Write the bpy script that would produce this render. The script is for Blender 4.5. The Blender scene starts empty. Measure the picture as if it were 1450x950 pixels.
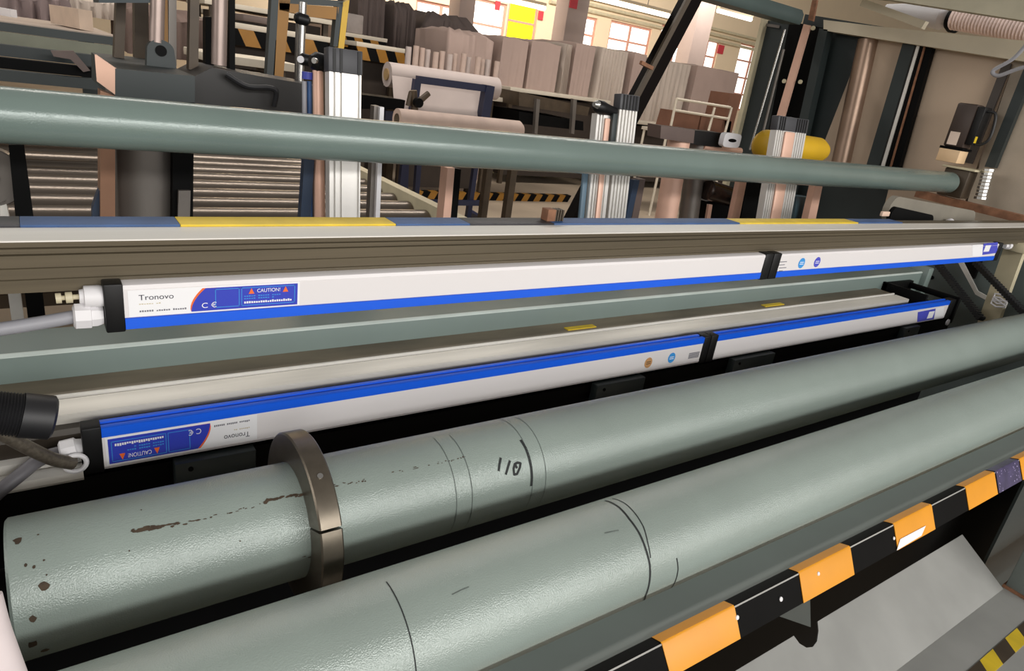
import bpy, bmesh, math, random
from mathutils import Vector, Matrix
random.seed(7)
S = bpy.context.scene
COL = S.collection
PI = math.pi
H = 1.55                       # camera height above the floor; all builders below work relative to the eye, the end of the script lifts everything by H

# ------------------------------------------------------------------ camera
FPX = 950.0
RM = Matrix(((0.81926048, 0.09668107, -0.56521239),
             (-0.55601249, 0.37497268, -0.74178541),
             (0.1402226, 0.92198062, 0.36095617)))
cam = bpy.data.cameras.new('camera')
cam.sensor_fit = 'HORIZONTAL'; cam.sensor_width = 36.0; cam.lens = FPX / 1450 * 36.0
cam.clip_start = 0.02; cam.clip_end = 200
camo = bpy.data.objects.new('camera', cam); COL.objects.link(camo)
camo.matrix_world = RM.to_4x4()
S.camera = camo

# ------------------------------------------------------------------ world, lights, exposure
w = bpy.data.worlds.new('world'); S.world = w; w.use_nodes = True
bg = w.node_tree.nodes['Background']; bg.inputs[0].default_value = (1.0, 0.95, 0.90, 1); bg.inputs[1].default_value = 0.22
S.view_settings.view_transform = 'Standard'; S.view_settings.look = 'None'
S.view_settings.gamma = 1; S.view_settings.exposure = 0.0; S.view_settings.use_curve_mapping = False

def area_light(name, loc, target, sx, sy, power, color=(1, 1, 1)):
    l = bpy.data.lights.new(name, 'AREA'); l.shape = 'RECTANGLE'; l.size = sx; l.size_y = sy; l.energy = power; l.color = color
    o = bpy.data.objects.new(name, l); COL.objects.link(o); o.location = loc
    d = (Vector(target) - Vector(loc)).normalized()
    o.rotation_euler = d.to_track_quat('-Z', 'Y').to_euler()
    return o
# the hall's daylight windows behind the photographer, added fill lamps, and rows of ceiling lamps
area_light('window_daylight', (1.8, -5.2, 1.95), (1.4, 0.7, -0.4), 9.0, 0.5, 300, (1.0, 0.98, 0.95))
area_light('front_fill_lamp', (1.8, -5.6, 0.5), (1.6, 0.7, -0.4), 10.0, 2.4, 230, (1.0, 0.97, 0.94))  # fill lamp added for flat frontal light, standing in for wall bounce
area_light('side_fill_lamp', (-4.5, 1.6, 1.3), (1.5, 1.4, -0.2), 4.0, 1.4, 70, (1.0, 0.96, 0.92))  # fill lamp added to brighten the left-facing panels, no window known there
area_light('ceiling_lamp_row', (4.0, 5.5, 3.4), (4.0, 5.8, 0), 12.0, 0.5, 300, (1.0, 0.93, 0.86))
area_light('ceiling_lamp_row', (10.0, 15.3, 3.6), (11.0, 17.6, 0.4), 20.0, 0.5, 1000, (1.0, 0.93, 0.86))

# ------------------------------------------------------------------ pixel <-> space
def ray(px, py):
    return RM @ Vector((px - 725.0, 475.0 - py, -FPX))
def at(px, py, x=None, y=None, z=None):
    d = ray(px, py)
    if x is not None: return d * (x / d.x)
    if y is not None: return d * (y / d.y)
    return d * (z / d.z)
def on_cyl(px, py, cy, cz, R):
    d = ray(px, py)
    a = d.y * d.y + d.z * d.z; b = -2 * (d.y * cy + d.z * cz); c = cy * cy + cz * cz - R * R
    q = max(b * b - 4 * a * c, 0.0)
    p = d * ((-b - math.sqrt(q)) / (2 * a))
    return p.x, math.atan2(p.z - cz, cy - p.y)     # x along, angle up from facing the viewer

# ------------------------------------------------------------------ materials
def lin(v):
    v /= 255.0
    return v / 12.92 if v <= 0.04045 else ((v + 0.055) / 1.055) ** 2.4
def rgb(r, g, b): return (lin(r), lin(g), lin(b), 1.0)
MATS = {}
def mat(name, col, rough=0.5, metal=0.0, var=0.12, scale=9.0, bump=0.0, bscale=300.0, stretch=(1, 1, 1), emit=0.0, spec=0.5, coat=0.0):
    if name in MATS: return MATS[name]
    m = bpy.data.materials.new(name); m.use_nodes = True
    n = m.node_tree.nodes; L = m.node_tree.links; b = n['Principled BSDF']
    b.inputs['Roughness'].default_value = rough; b.inputs['Metallic'].default_value = metal
    b.inputs['Specular IOR Level'].default_value = spec
    b.inputs['Coat Weight'].default_value = coat
    tc = n.new('ShaderNodeTexCoord'); mp = n.new('ShaderNodeMapping'); mp.inputs['Scale'].default_value = stretch
    L.new(tc.outputs['Object'], mp.inputs['Vector'])
    nz = n.new('ShaderNodeTexNoise'); nz.inputs['Scale'].default_value = scale; nz.inputs['Detail'].default_value = 5
    L.new(mp.outputs[0], nz.inputs['Vector'])
    rp = n.new('ShaderNodeValToRGB')
    c = col
    rp.color_ramp.elements[0].position = 0.3; rp.color_ramp.elements[1].position = 0.7
    rp.color_ramp.elements[0].color = (c[0] * (1 - var), c[1] * (1 - var), c[2] * (1 - var), 1)
    rp.color_ramp.elements[1].color = (min(c[0] * (1 + var), 1), min(c[1] * (1 + var), 1), min(c[2] * (1 + var), 1), 1)
    L.new(nz.outputs['Fac'], rp.inputs['Fac']); L.new(rp.outputs['Color'], b.inputs['Base Color'])
    if bump > 0:
        n2 = n.new('ShaderNodeTexNoise'); n2.inputs['Scale'].default_value = bscale; n2.inputs['Detail'].default_value = 2
        L.new(mp.outputs[0], n2.inputs['Vector'])
        bp = n.new('ShaderNodeBump'); bp.inputs['Strength'].default_value = bump; bp.inputs['Distance'].default_value = 0.002
        L.new(n2.outputs['Fac'], bp.inputs['Height']); L.new(bp.outputs[0], b.inputs['Normal'])
    if emit > 0:
        L.new(rp.outputs['Color'], b.inputs['Emission Color']); b.inputs['Emission Strength'].default_value = emit
    MATS[name] = m
    return m
M_roller = mat('grey_green_roller_paint', rgb(148, 160, 153), 0.25, 0.08, 0.06, 6, 0.34, 700, spec=0.7)
M_pipe = mat('grey_green_pipe_paint', rgb(118, 134, 128), 0.22, 0.08, 0.05, 8, 0.12, 420, spec=0.6)
M_grey = mat('grey_machine_paint', rgb(118, 126, 122), 0.5, 0.0, 0.06, 5)
M_rail = mat('green_grey_rail_paint', rgb(116, 130, 125), 0.36, 0.0, 0.05, 6)
M_sheet = mat('galvanised_sheet', rgb(158, 158, 154), 0.5, 0.1, 0.12, 7)
M_dark = mat('dark_green_grey_paint', rgb(40, 48, 48), 0.5, 0.0, 0.12, 5)
M_black = mat('black_paint', rgb(10, 10, 10), 0.5, 0.0, 0.2, 20, spec=0.06)
M_blackm = mat('black_matt_steel', rgb(8, 8, 8), 0.6, 0.0, 0.2, 12, spec=0.1)
M_plastic = mat('black_plastic', rgb(15, 15, 16), 0.45, 0.0, 0.05, 12, spec=0.3)
M_white = mat('white_bar_enamel', rgb(226, 222, 222), 0.38, 0.0, 0.01, 4)
M_blue = mat('blue_bar_plastic', rgb(14, 92, 226), 0.38, 0.0, 0.03, 6)
M_alu = mat('silver_aluminium', rgb(230, 227, 220), 0.38, 0.2, 0.06, 30, stretch=(0.05, 1, 1))
M_alup = mat('white_anodised_aluminium', rgb(222, 219, 214), 0.4, 0.35, 0.05, 30, stretch=(1, 1, 0.05))
M_brownalu = mat('brown_reflecting_aluminium', rgb(94, 85, 68), 0.42, 0.35, 0.22, 60, stretch=(0.02, 1, 1))  # base colour holds the brown that the bare aluminium reflects
M_brownstrip = mat('worn_brown_strip', rgb(122, 111, 93), 0.5, 0.15, 0.35, 14, stretch=(0.3, 1, 1))
M_silverstrip = mat('brushed_silver_strip', rgb(222, 218, 208), 0.42, 0.2, 0.12, 25, stretch=(0.12, 1, 1))
M_dnavy = mat('dark_navy_enamel', rgb(36, 54, 78), 0.5)
M_yel = mat('yellow_tape', rgb(222, 190, 40), 0.5, 0.0, 0.12, 25, stretch=(1, 0.4, 1))
M_yelw = mat('amber_warning_tape', rgb(226, 150, 18), 0.4, 0.0, 0.05, 15)
M_purple = mat('dark_violet_tape', rgb(66, 58, 92), 0.4, 0.0, 0.3, 40)
M_btape = mat('navy_tape', rgb(50, 84, 132), 0.55, 0.0, 0.15, 20)
M_dtape = mat('dark_grimy_tape', rgb(34, 32, 38), 0.5, 0.0, 0.3, 20)
M_steel = mat('bright_steel', rgb(190, 188, 184), 0.25, 0.9, 0.05, 20)
M_brownsteel = mat('bare_steel_collar', rgb(112, 104, 92), 0.36, 0.75, 0.15, 40)
M_ink = mat('dark_marker_ink', rgb(34, 38, 38), 0.7, 0.0, 0.2, 60)
M_pencil = mat('faint_pencil_line', rgb(92, 100, 96), 0.7, 0.0, 0.3, 60)
M_rust = mat('rust_chips', rgb(72, 58, 44), 0.8, 0.0, 0.35, 90)
M_rustbeam = mat('rusty_angle_iron', rgb(140, 98, 72), 0.75, 0.1, 0.3, 30)
M_copper = mat('copper_toned_metal', rgb(232, 188, 166), 0.42, 0.15, 0.08, 8)
M_beige = mat('beige_panel', rgb(190, 169, 147), 0.45, 0.1, 0.08, 3)
M_beam = mat('beige_steel_beam', rgb(198, 188, 166), 0.5, 0.0, 0.08, 6)
M_cream = mat('cream_paint', rgb(200, 190, 160), 0.5, 0.0, 0.1, 10)
M_hose = mat('black_rubber', rgb(30, 30, 32), 0.5, 0.0, 0.1, 30)
M_cable = mat('grey_cable_sheath', rgb(150, 150, 156), 0.45, 0.0, 0.05, 20)
M_braid = mat('steel_braid', rgb(112, 104, 92), 0.4, 0.6, 0.3, 200)
M_nylon = mat('white_nylon', rgb(226, 224, 226), 0.5, 0.0, 0.03, 20)
M_stickblue = mat('violet_blue_print', rgb(48, 64, 186), 0.4, 0.0, 0.03, 10)
M_stickpurp = mat('purple_blue_print', rgb(78, 82, 196), 0.4, 0.0, 0.1, 10)
M_stickwhite = mat('white_print', rgb(240, 240, 242), 0.4, 0.0, 0.0, 10)
M_orange = mat('orange_print', rgb(238, 110, 50), 0.4, 0.0, 0.0, 10)
M_tan = mat('tan_print', rgb(198, 150, 100), 0.5, 0.0, 0.1, 60)
M_sky = mat('light_blue_print', rgb(60, 150, 222), 0.4, 0.0, 0.1, 60)
M_greyprint = mat('grey_print', rgb(120, 120, 128), 0.5, 0.0, 0.1, 60)
M_darkprint = mat('dark_print', rgb(52, 52, 66), 0.5, 0.0, 0.0, 60)
M_greypole = mat('grey_metal_cylinder', rgb(120, 114, 108), 0.4, 0.5, 0.1, 4)
M_brown = mat('dark_brown_steel', rgb(74, 62, 48), 0.5, 0.2, 0.2, 12)
M_brownp = mat('brown_grey_plastic', rgb(98, 82, 76), 0.5, 0.0, 0.1, 12)
M_yellowp = mat('yellow_enamel', rgb(214, 170, 34), 0.45, 0.0, 0.1, 6)
M_ochre = mat('ochre_enamel', rgb(150, 104, 30), 0.5, 0.0, 0.15, 6)
M_navy = mat('navy_paint', rgb(30, 36, 66), 0.5, 0.0, 0.1, 8)
M_paper = mat('white_paper_roll', rgb(186, 172, 166), 0.7, 0.0, 0.05, 5)
M_paperpink = mat('pale_pink_tube', rgb(186, 164, 152), 0.7, 0.0, 0.1, 8)
M_clothgrey = mat('grey_dust_sheet', rgb(98, 86, 82), 0.9, 0.0, 0.1, 3)
M_clothpink = mat('pinkish_dust_sheet', rgb(172, 150, 140), 0.9, 0.0, 0.06, 2)
M_clothpale = mat('pale_dust_sheet', rgb(186, 172, 160), 0.9, 0.0, 0.06, 2)
M_tabletop = mat('pale_table_top', rgb(206, 196, 178), 0.6, 0.0, 0.1, 4)
M_brownbox = mat('brown_cardboard', rgb(112, 76, 58), 0.8, 0.0, 0.1, 6)
M_floor = mat('concrete_floor', rgb(164, 148, 128), 0.6, 0.0, 0.2, 1.2)
M_wall = mat('cream_wall_paint', rgb(236, 216, 184), 0.8, 0.0, 0.03, 1)
M_pane = mat('daylit_window_pane', (1.0, 0.97, 0.92, 1), 0.3, 0.0, 0.0, 2, emit=1.3)
M_frame = mat('pinkish_window_frame', rgb(214, 160, 140), 0.6, 0.0, 0.1, 5)
M_yban = mat('yellow_blind', rgb(255, 240, 20), 0.6, 0.0, 0.02, 3, emit=0.75)
M_col = mat('mauve_grey_column', rgb(176, 158, 150), 0.7, 0.0, 0.04, 2)
M_red = mat('red_sign', rgb(200, 60, 70), 0.6, 0.0, 0.1, 4)
M_lamp = mat('lamp_tube', (1, 0.98, 0.95, 1), 0.4, 0.0, 0.0, 3, emit=2.5)

# ------------------------------------------------------------------ mesh helpers
def NB(): return bmesh.new()
def add_box(bm, x0, x1, y0, y1, z0, z1, bev=0.0):
    r = bmesh.ops.create_cube(bm, size=1.0)
    for v in r['verts']:
        v.co = Vector(((x0 + x1) / 2 + v.co.x * (x1 - x0), (y0 + y1) / 2 + v.co.y * (y1 - y0), (z0 + z1) / 2 + v.co.z * (z1 - z0)))
    if bev > 0:
        es = list({e for v in r['verts'] for e in v.link_edges})
        bmesh.ops.bevel(bm, geom=es, offset=bev, segments=2, affect='EDGES', profile=0.5)
    return bm
def add_prism(bm, front, off):
    """closed solid from a polygon (list of Vectors) swept by the vector off"""
    a = [bm.verts.new(p) for p in front]; b = [bm.verts.new(Vector(p) + off) for p in front]
    n = len(a)
    bm.faces.new(a); bm.faces.new(b[::-1])
    for i in range(n):
        bm.faces.new((a[i], b[i], b[(i + 1) % n], a[(i + 1) % n]))
    return bm
def prism_x(bm, yz, x0, x1):
    return add_prism(bm, [Vector((x0, p[0], p[1])) for p in yz], Vector((x1 - x0, 0, 0)))
def slab(bm, pts, t, x=None, y=None, z=None):
    P = [at(p[0], p[1], x=x, y=y, z=z) for p in pts]
    off = Vector((t, 0, 0)) if x is not None else Vector((0, t, 0)) if y is not None else Vector((0, 0, t))
    return add_prism(bm, P, off)
def frame_of(d):
    d = d.normalized(); u = Vector((0, 0, 1)) if abs(d.z) < 0.9 else Vector((1, 0, 0))
    a = d.cross(u).normalized(); return a, d.cross(a).normalized()
def add_cyl(bm, p, q, r, r2=None, seg=24, cap=True):
    p = Vector(p); q = Vector(q); r2 = r if r2 is None else r2
    a, b = frame_of(q - p)
    A = []; B = []
    for i in range(seg):
        t = 2 * PI * i / seg; d = a * math.cos(t) + b * math.sin(t)
        A.append(bm.verts.new(p + d * r)); B.append(bm.verts.new(q + d * r2))
    for i in range(seg):
        j = (i + 1) % seg; bm.faces.new((A[i], A[j], B[j], B[i]))
    if cap: bm.faces.new(A[::-1]); bm.faces.new(B)
    return bm
def add_lathe(bm, p, d, prof, seg=24):
    """prof: list of (distance along d, radius), closed at both ends"""
    p = Vector(p); d = Vector(d).normalized(); a, b = frame_of(d); rings = []
    for s, r in prof:
        rings.append([bm.verts.new(p + d * s + (a * math.cos(2 * PI * i / seg) + b * math.sin(2 * PI * i / seg)) * max(r, 1e-4)) for i in range(seg)])
    for A, B in zip(rings, rings[1:]):
        for i in range(seg):
            j = (i + 1) % seg; bm.faces.new((A[i], A[j], B[j], B[i]))
    bm.faces.new(rings[0][::-1]); bm.faces.new(rings[-1])
    return bm
def smooth_path(pts, n=8):
    P = [Vector(p) for p in pts]; P = [P[0] * 2 - P[1]] + P + [P[-1] * 2 - P[-2]]; out = []
    for i in range(1, len(P) - 2):
        for k in range(n):
            t = k / n; a, b, c, d = P[i - 1:i + 3]
            out.append(0.5 * ((2 * b) + (c - a) * t + (2 * a - 5 * b + 4 * c - d) * t * t + (3 * b - a - 3 * c + d) * t ** 3))
    out.append(P[-2]); return out
def add_tube(bm, pts, r, seg=12, ribs=0.0):
    pts = [Vector(p) for p in pts]; rings = []; a = None
    for i, p in enumerate(pts):
        d = (pts[min(i + 1, len(pts) - 1)] - pts[max(i - 1, 0)]).normalized()
        if a is None: a, b = frame_of(d)
        else:
            a = (a - d * a.dot(d)).normalized(); b = d.cross(a)
        rr = r * (1 + (ribs if i % 2 else -ribs))
        rings.append([bm.verts.new(p + (a * math.cos(2 * PI * k / seg) + b * math.sin(2 * PI * k / seg)) * rr) for k in range(seg)])
    for A, B in zip(rings, rings[1:]):
        for k in range(seg):
            j = (k + 1) % seg; bm.faces.new((A[k], A[j], B[j], B[k]))
    bm.faces.new(rings[0][::-1]); bm.faces.new(rings[-1])
    return bm
def add_bar(bm, p, q, w, h, up=(0, 0, 1)):
    """rectangular bar from p to q, w across, h in the up direction"""
    p = Vector(p); q = Vector(q); d = (q - p).normalized(); s = d.cross(Vector(up)).normalized(); u = s.cross(d)
    f = [p + s * (w / 2) * i + u * (h / 2) * j for i, j in ((-1, -1), (1, -1), (1, 1), (-1, 1))]
    return add_prism(bm, f, q - p)
def cyl_pt(cy, cz, R, x, a): return Vector((x, cy - R * math.cos(a), cz + R * math.sin(a)))
def stroke_on_cyl(bm, cy, cz, R, pts, wd, lift=0.0004):
    """a pen stroke (polyline of (x, angle)) lying on a cylinder along X"""
    L = []; Rr = []; base = []
    n = len(pts)
    for i in range(n):
        x0, a0 = pts[max(i - 1, 0)]; x1, a1 = pts[min(i + 1, n - 1)]
        dx = x1 - x0; ds = (a1 - a0) * R; l = math.hypot(dx, ds) or 1
        ox, oa = -ds / l * wd / 2, dx / l * wd / 2 / R
        x, a = pts[i]
        L.append(bm.verts.new(cyl_pt(cy, cz, R + lift, x + ox, a + oa)))
        Rr.append(bm.verts.new(cyl_pt(cy, cz, R + lift, x - ox, a - oa)))
        base.append((x + ox, a + oa, x - ox, a - oa))
    for i in range(n - 1): bm.faces.new((L[i], L[i + 1], Rr[i + 1], Rr[i]))
    return bm
def blob_on_cyl(bm, cy, cz, R, x, a, rx, ra, n=9, lift=0.0003):
    vs = []
    for k in range(n):
        t = 2 * PI * k / n; q = random.uniform(0.6, 1.15)
        vs.append(bm.verts.new(cyl_pt(cy, cz, R + lift, x + rx * q * math.cos(t), a + ra / R * q * math.sin(t))))
    bm.faces.new(vs); return bm

# ------------------------------------------------------------------ object helpers
def world_loc(o):
    v = Vector((0, 0, 0))
    while o: v += o.location; o = o.parent
    return v
def mesh_of(name, bm, m, off=None):
    bmesh.ops.recalc_face_normals(bm, faces=bm.faces)
    if off is not None: bmesh.ops.translate(bm, verts=bm.verts, vec=-off)
    me = bpy.data.meshes.new(name); bm.to_mesh(me); bm.free(); me.materials.append(m)
    me.shade_smooth(); me.set_sharp_from_angle(angle=math.radians(38))
    return me
def obj(name, bm, m, parent=None, local=False, label=None, kind=None):
    """links a bmesh as one object; coordinates are absolute unless local"""
    off = None if (local or parent is None) else world_loc(parent)
    o = bpy.data.objects.new(name, mesh_of(name, bm, m, off)); COL.objects.link(o)
    if parent: o.parent = parent
    if label: o['label'] = label
    if kind: o['kind'] = kind
    return o
def thing(name, label, cat, loc=(0, 0, 0), rot=(0, 0, 0), group=None):
    o = bpy.data.objects.new(name, None); COL.objects.link(o); o.location = loc; o.rotation_euler = rot
    o.empty_display_size = 0.05; o['label'] = label; o['category'] = cat
    if group: o['group'] = group
    return o
def single(name, bm, m, label, cat, group=None):
    vs = [v.co for v in bm.verts]
    b = Vector(((min(v.x for v in vs) + max(v.x for v in vs)) / 2, (min(v.y for v in vs) + max(v.y for v in vs)) / 2, min(v.z for v in vs)))
    o = bpy.data.objects.new(name, mesh_of(name, bm, m, b)); COL.objects.link(o); o.location = b
    o['label'] = label; o['category'] = cat
    if group: o['group'] = group
    return o
def struct(name, bm, m, parent=None):
    o = obj(name, bm, m, parent)
    if not parent: o['kind'] = 'structure'
    return o
def copy_thing(src, loc, label=None, rot=None):
    c = src.copy(); COL.objects.link(c); c.location = loc
    if rot is not None: c.rotation_euler = rot
    if label: c['label'] = label
    for ch in src.children:
        k = ch.copy(); COL.objects.link(k); k.parent = c
        for g in ch.children:
            d = g.copy(); COL.objects.link(d); d.parent = k
    return c
def text_bm(body, width, height, flip=False):
    """flat lettering in the XZ plane, facing -Y, lower left at the origin (turned half round when flip)"""
    cu = bpy.data.curves.new('lettering', 'FONT'); cu.body = body; cu.size = 1.0; cu.extrude = 0.0
    o = bpy.data.objects.new('lettering', cu); COL.objects.link(o)
    bpy.context.view_layer.update()
    me = bpy.data.meshes.new_from_object(o.evaluated_get(bpy.context.evaluated_depsgraph_get()))
    bpy.data.objects.remove(o); bpy.data.curves.remove(cu)
    bm = NB(); bm.from_mesh(me); bpy.data.meshes.remove(me)
    x0 = min(v.co.x for v in bm.verts); x1 = max(v.co.x for v in bm.verts); y0 = min(v.co.y for v in bm.verts); y1 = max(v.co.y for v in bm.verts)
    for v in bm.verts:
        u = (v.co.x - x0) / (x1 - x0) * width; t = (v.co.y - y0) / (y1 - y0) * height
        if flip: u, t = width - u, height - t
        v.co = Vector((u, 0, t))
    return bm
def move(bm, v): bmesh.ops.translate(bm, verts=bm.verts, vec=Vector(v)); return bm

FL = -H     # floor level relative to the eye

# ================================================================== SETTING
bm = NB(); add_box(bm, -8, 45, -7, 18.0, FL - 0.1, FL); struct('floor', bm, M_floor)

# far wall with daylit windows
WY = 18.0
bm = NB()
WIN = []   # (x0,x1,z0,z1) openings in the far wall
def wpx(x0, y0, x1, y1): a = at(x0, y0, y=WY); b = at(x1, y1, y=WY); WIN.append((a.x, b.x, b.z, a.z))
for q in ((590, -2, 657, 62), (672, -4, 712, 62), (722, 0, 757, 58), (818, 20, 840, 66), (866, 28, 917, 76), (938, 34, 974, 92), (990, 52, 1012, 92), (1050, 60, 1078, 106)):
    wpx(*q)
WIN = [(a, b, min(c, -0.12), d) for a, b, c, d in WIN]
xs = [-8.0]
for a, b, c, d in WIN: xs += [a, b]
xs.append(45.0)
for i in range(0, len(xs), 2): add_box(bm, xs[i], xs[i + 1], WY, WY + 0.3, FL, 6.0)
for a, b, c, d in WIN:
    add_box(bm, a, b, WY, WY + 0.3, FL, c); add_box(bm, a, b, WY, WY + 0.3, d, 6.0)
struct('wall_back', bm, M_wall)
for k, (a, b, c, d) in enumerate(WIN):
    t = bpy.data.objects.new('window_%d' % (k + 1), None); COL.objects.link(t); t.location = ((a + b) / 2, WY, c); t['kind'] = 'structure'
    bm = NB(); fr = 0.07
    add_box(bm, a, b, WY + 0.05, WY + 0.13, c, c + fr); add_box(bm, a, b, WY + 0.05, WY + 0.13, d - fr, d)
    nv = max(1, round((b - a) / 0.75)); nh = max(2, round((d - c) / 0.55))
    for i in range(nv + 1):
        x = a + (b - a) * i / nv; ww = fr if i in (0, nv) else 0.045
        add_box(bm, max(a, x - ww), min(b, x + ww), WY + 0.05, WY + 0.13, c + fr, d - fr)
    fo = obj('window_frame', bm, M_frame, t)
    bm = NB()
    for j in range(1, nh):
        z = c + (d - c) * j / nh; add_box(bm, a + fr, b - fr, WY + 0.06, WY + 0.12, z - 0.03, z + 0.03)
    obj('glazing_bar', bm, M_frame, t)
    for i in range(nv):
        bm = NB(); add_box(bm, a + (b - a) * i / nv + 0.045, a + (b - a) * (i + 1) / nv - 0.045, WY + 0.08, WY + 0.10, c + fr, d - fr)
        obj('pane', bm, M_yban if (k == 2) else M_pane, t)
# hall columns
for k, (px0, px1, pyb, yy, lab) in enumerate(((797, 826, 60, 14.0, 'mauve-grey hall column with a red sign, behind the pink covered stacks'), (980, 1003, 60, 14.0, 'mauve-grey hall column seen just right of the dark diagonal strut'), (650, 672, 20, 14.5, 'narrow grey hall column between two bright windows at the left'))):
    a = at(px0, pyb, y=yy); b = at(px1, pyb, y=yy)
    t = thing('hall_column', lab, 'column', ((a.x + b.x) / 2, yy, FL))
    bm = NB(); add_box(bm, a.x, b.x, yy, yy + 0.5, FL, 6.0, 0.02); obj('shaft', bm, M_col, t)
    if k == 0:
        p = at(808, -6, y=yy); q = at(816, 13, y=yy); bm = NB(); add_box(bm, p.x, q.x, yy - 0.02, yy, q.z, p.z); obj('sign', bm, M_red, t, label='red sign hung on the column')
for (px, py, lab) in ((766, 22, 'small red wall sign right of the yellow blind'), (1021, 70, 'small red wall sign near the dark frame post'), (705, 8, 'small red wall sign left of the yellow blind')):
    p = at(px - 2.5, py - 7, y=WY - 0.03); q = at(px + 2.5, py + 7, y=WY - 0.03)
    bm = NB(); add_box(bm, p.x, q.x, WY - 0.03, WY, q.z, p.z); single('wall_sign', bm, M_red, lab, 'sign')
# conduit pipes along the far wall
for k, (py, lab) in enumerate(((8, 'cream conduit pipe along the far wall, topmost'), (17, 'cream conduit pipe along the far wall, in the middle'), (26, 'cream conduit pipe along the far wall, lowest'))):
    z = at(880, py, y=17.9).z; bm = NB(); add_cyl(bm, (13.2, 17.948, z), (32, 17.948, z), 0.05, seg=8)
    single('conduit_pipe', bm, M_cream, lab, 'pipe')
# hanging fluorescent lamps
for (x0, y0, x1, y1, yy, lab) in ((770, -4, 950, 8, 12.0, 'white fluorescent lamp tube hung left of the diagonal strut'), (1016, 17, 1064, 26, 13.0, 'white fluorescent lamp tube hung right of the far column'), (690, -2, 772, 8, 14.0, 'white fluorescent lamp tube above the yellow blind')):
    a = at(x0, y0, y=yy); b = at(x1, y1, y=yy); zz = (a.z + b.z) / 2
    t = thing('fluorescent_lamp', lab, 'lamp', ((a.x + b.x) / 2, yy, zz))
    bm = NB(); add_cyl(bm, (a.x, yy, zz), (b.x, yy, zz), 0.05, seg=10); obj('lamp_tube', bm, M_lamp, t)
    bm = NB(); add_box(bm, a.x, b.x, yy - 0.05, yy + 0.05, zz + 0.05, zz + 0.11); obj('lamp_housing', bm, M_wall, t)
    for u in (0.2, 0.8):
        xx = a.x + (b.x - a.x) * u; bm = NB(); add_cyl(bm, (xx, yy, zz + 0.1), (xx, yy, 6.0), 0.008, seg=6); obj('hanger_rod', bm, M_greyprint, t)

# ================================================================== THE TWO BIG ROLLERS
C1 = (0.6738, -0.5408); C2 = (0.4687, -0.5596); RR = 0.070
XL1 = -0.054; XR = 2.96
def roller(label, c, x0, x1):
    t = thing('machine_roller', label, 'roller', ((x0 + x1) / 2, c[0], c[1] - RR))
    bm = NB(); w0 = 0.0025
    add_lathe(bm, (x0, c[0], c[1]), (1, 0, 0), [(0.03, RR - 0.012), (0, RR - 0.011), (0, RR - w0), (w0, RR), (x1 - x0 - w0, RR), (x1 - x0, RR - w0), (x1 - x0, RR - 0.011)], seg=128)
    obj('roller_tube', bm, M_roller, t)
    for sx, e in ((x0, -1), (x1, 1)):
        bm = NB(); add_cyl(bm, (sx - 0.02 * e, c[0], c[1]), (sx + 0.11 * e, c[0], c[1]), 0.022, seg=32)
        obj('axle', bm, M_blackm, t)
    return t
r1 = roller('rear grey-green roller carrying the steel collar and a handwritten 110', C1, XL1, XR)
r2 = roller('front grey-green roller next to the black and amber guard rail', C2, -0.35, XR)
def ring(t, c, px, py, wd, m, a0, a1, name='pen_ring', wob=0.0):
    x, a = on_cyl(px, py, c[0], c[1], RR)
    bm = NB(); n = 40
    pts = [(x + wob * math.sin(i * 0.37) , math.radians(a0 + (a1 - a0) * i / n)) for i in range(n + 1)]
    stroke_on_cyl(bm, c[0], c[1], RR, pts, wd); obj(name, bm, m, t)
def stroke(t, c, px, wd, m, name='pen_stroke'):
    bm = NB(); pts = [on_cyl(p[0], p[1], c[0], c[1], RR) for p in px]
    # densify so the stroke hugs the curved surface
    d = []
    for p, q in zip(pts, pts[1:]):
        for k in range(6): d.append((p[0] + (q[0] - p[0]) * k / 6, p[1] + (q[1] - p[1]) * k / 6))
    d.append(pts[-1]); stroke_on_cyl(bm, c[0], c[1], RR, d, wd); obj(name, bm, m, t)
ring(r1, C1, 645, 690, 0.0011, M_pencil, -60, 95); ring(r1, C1, 668, 690, 0.0011, M_pencil, -60, 95)
ring(r1, C1, 753, 665, 0.0010, M_pencil, -40, 120); ring(r1, C1, 772, 660, 0.0009, M_pencil, -40, 115)
stroke(r1, C1, [(737, 623), (744, 634), (749, 648), (752, 662), (753, 676), (752, 688)], 0.0042, M_ink)
for st in ([(709, 648), (707, 658), (706, 667)], [(722, 652), (719, 662), (716, 672)], [(729, 656), (727, 664), (728, 672), (732, 671), (736, 662), (737, 656), (733, 655), (729, 657), (732, 663)]):
    stroke(r1, C1, st, 0.0036, M_ink, 'handwritten_digit')
ring(r2, C2, 584, 915, 0.0013, M_ink, -40, 98); 
stroke(r2, C2, [(857, 709), (876, 718), (891, 735), (905, 755), (914, 777), (920, 800), (920, 820), (914, 843), (907, 857)], 0.0030, M_ink)
stroke(r2, C2, [(867, 706), (885, 713), (900, 728), (911, 746), (917, 768), (921, 790)], 0.0016, M_ink)
stroke(r2, C2, [(958, 790), (960, 806), (956, 823), (949, 834)], 0.0018, M_ink)
stroke(r2, C2, [(856, 755), (865, 753), (876, 751)], 0.0012, M_pencil); stroke(r2, C2, [(640, 842), (652, 836), (664, 831)], 0.0010, M_pencil)
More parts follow.
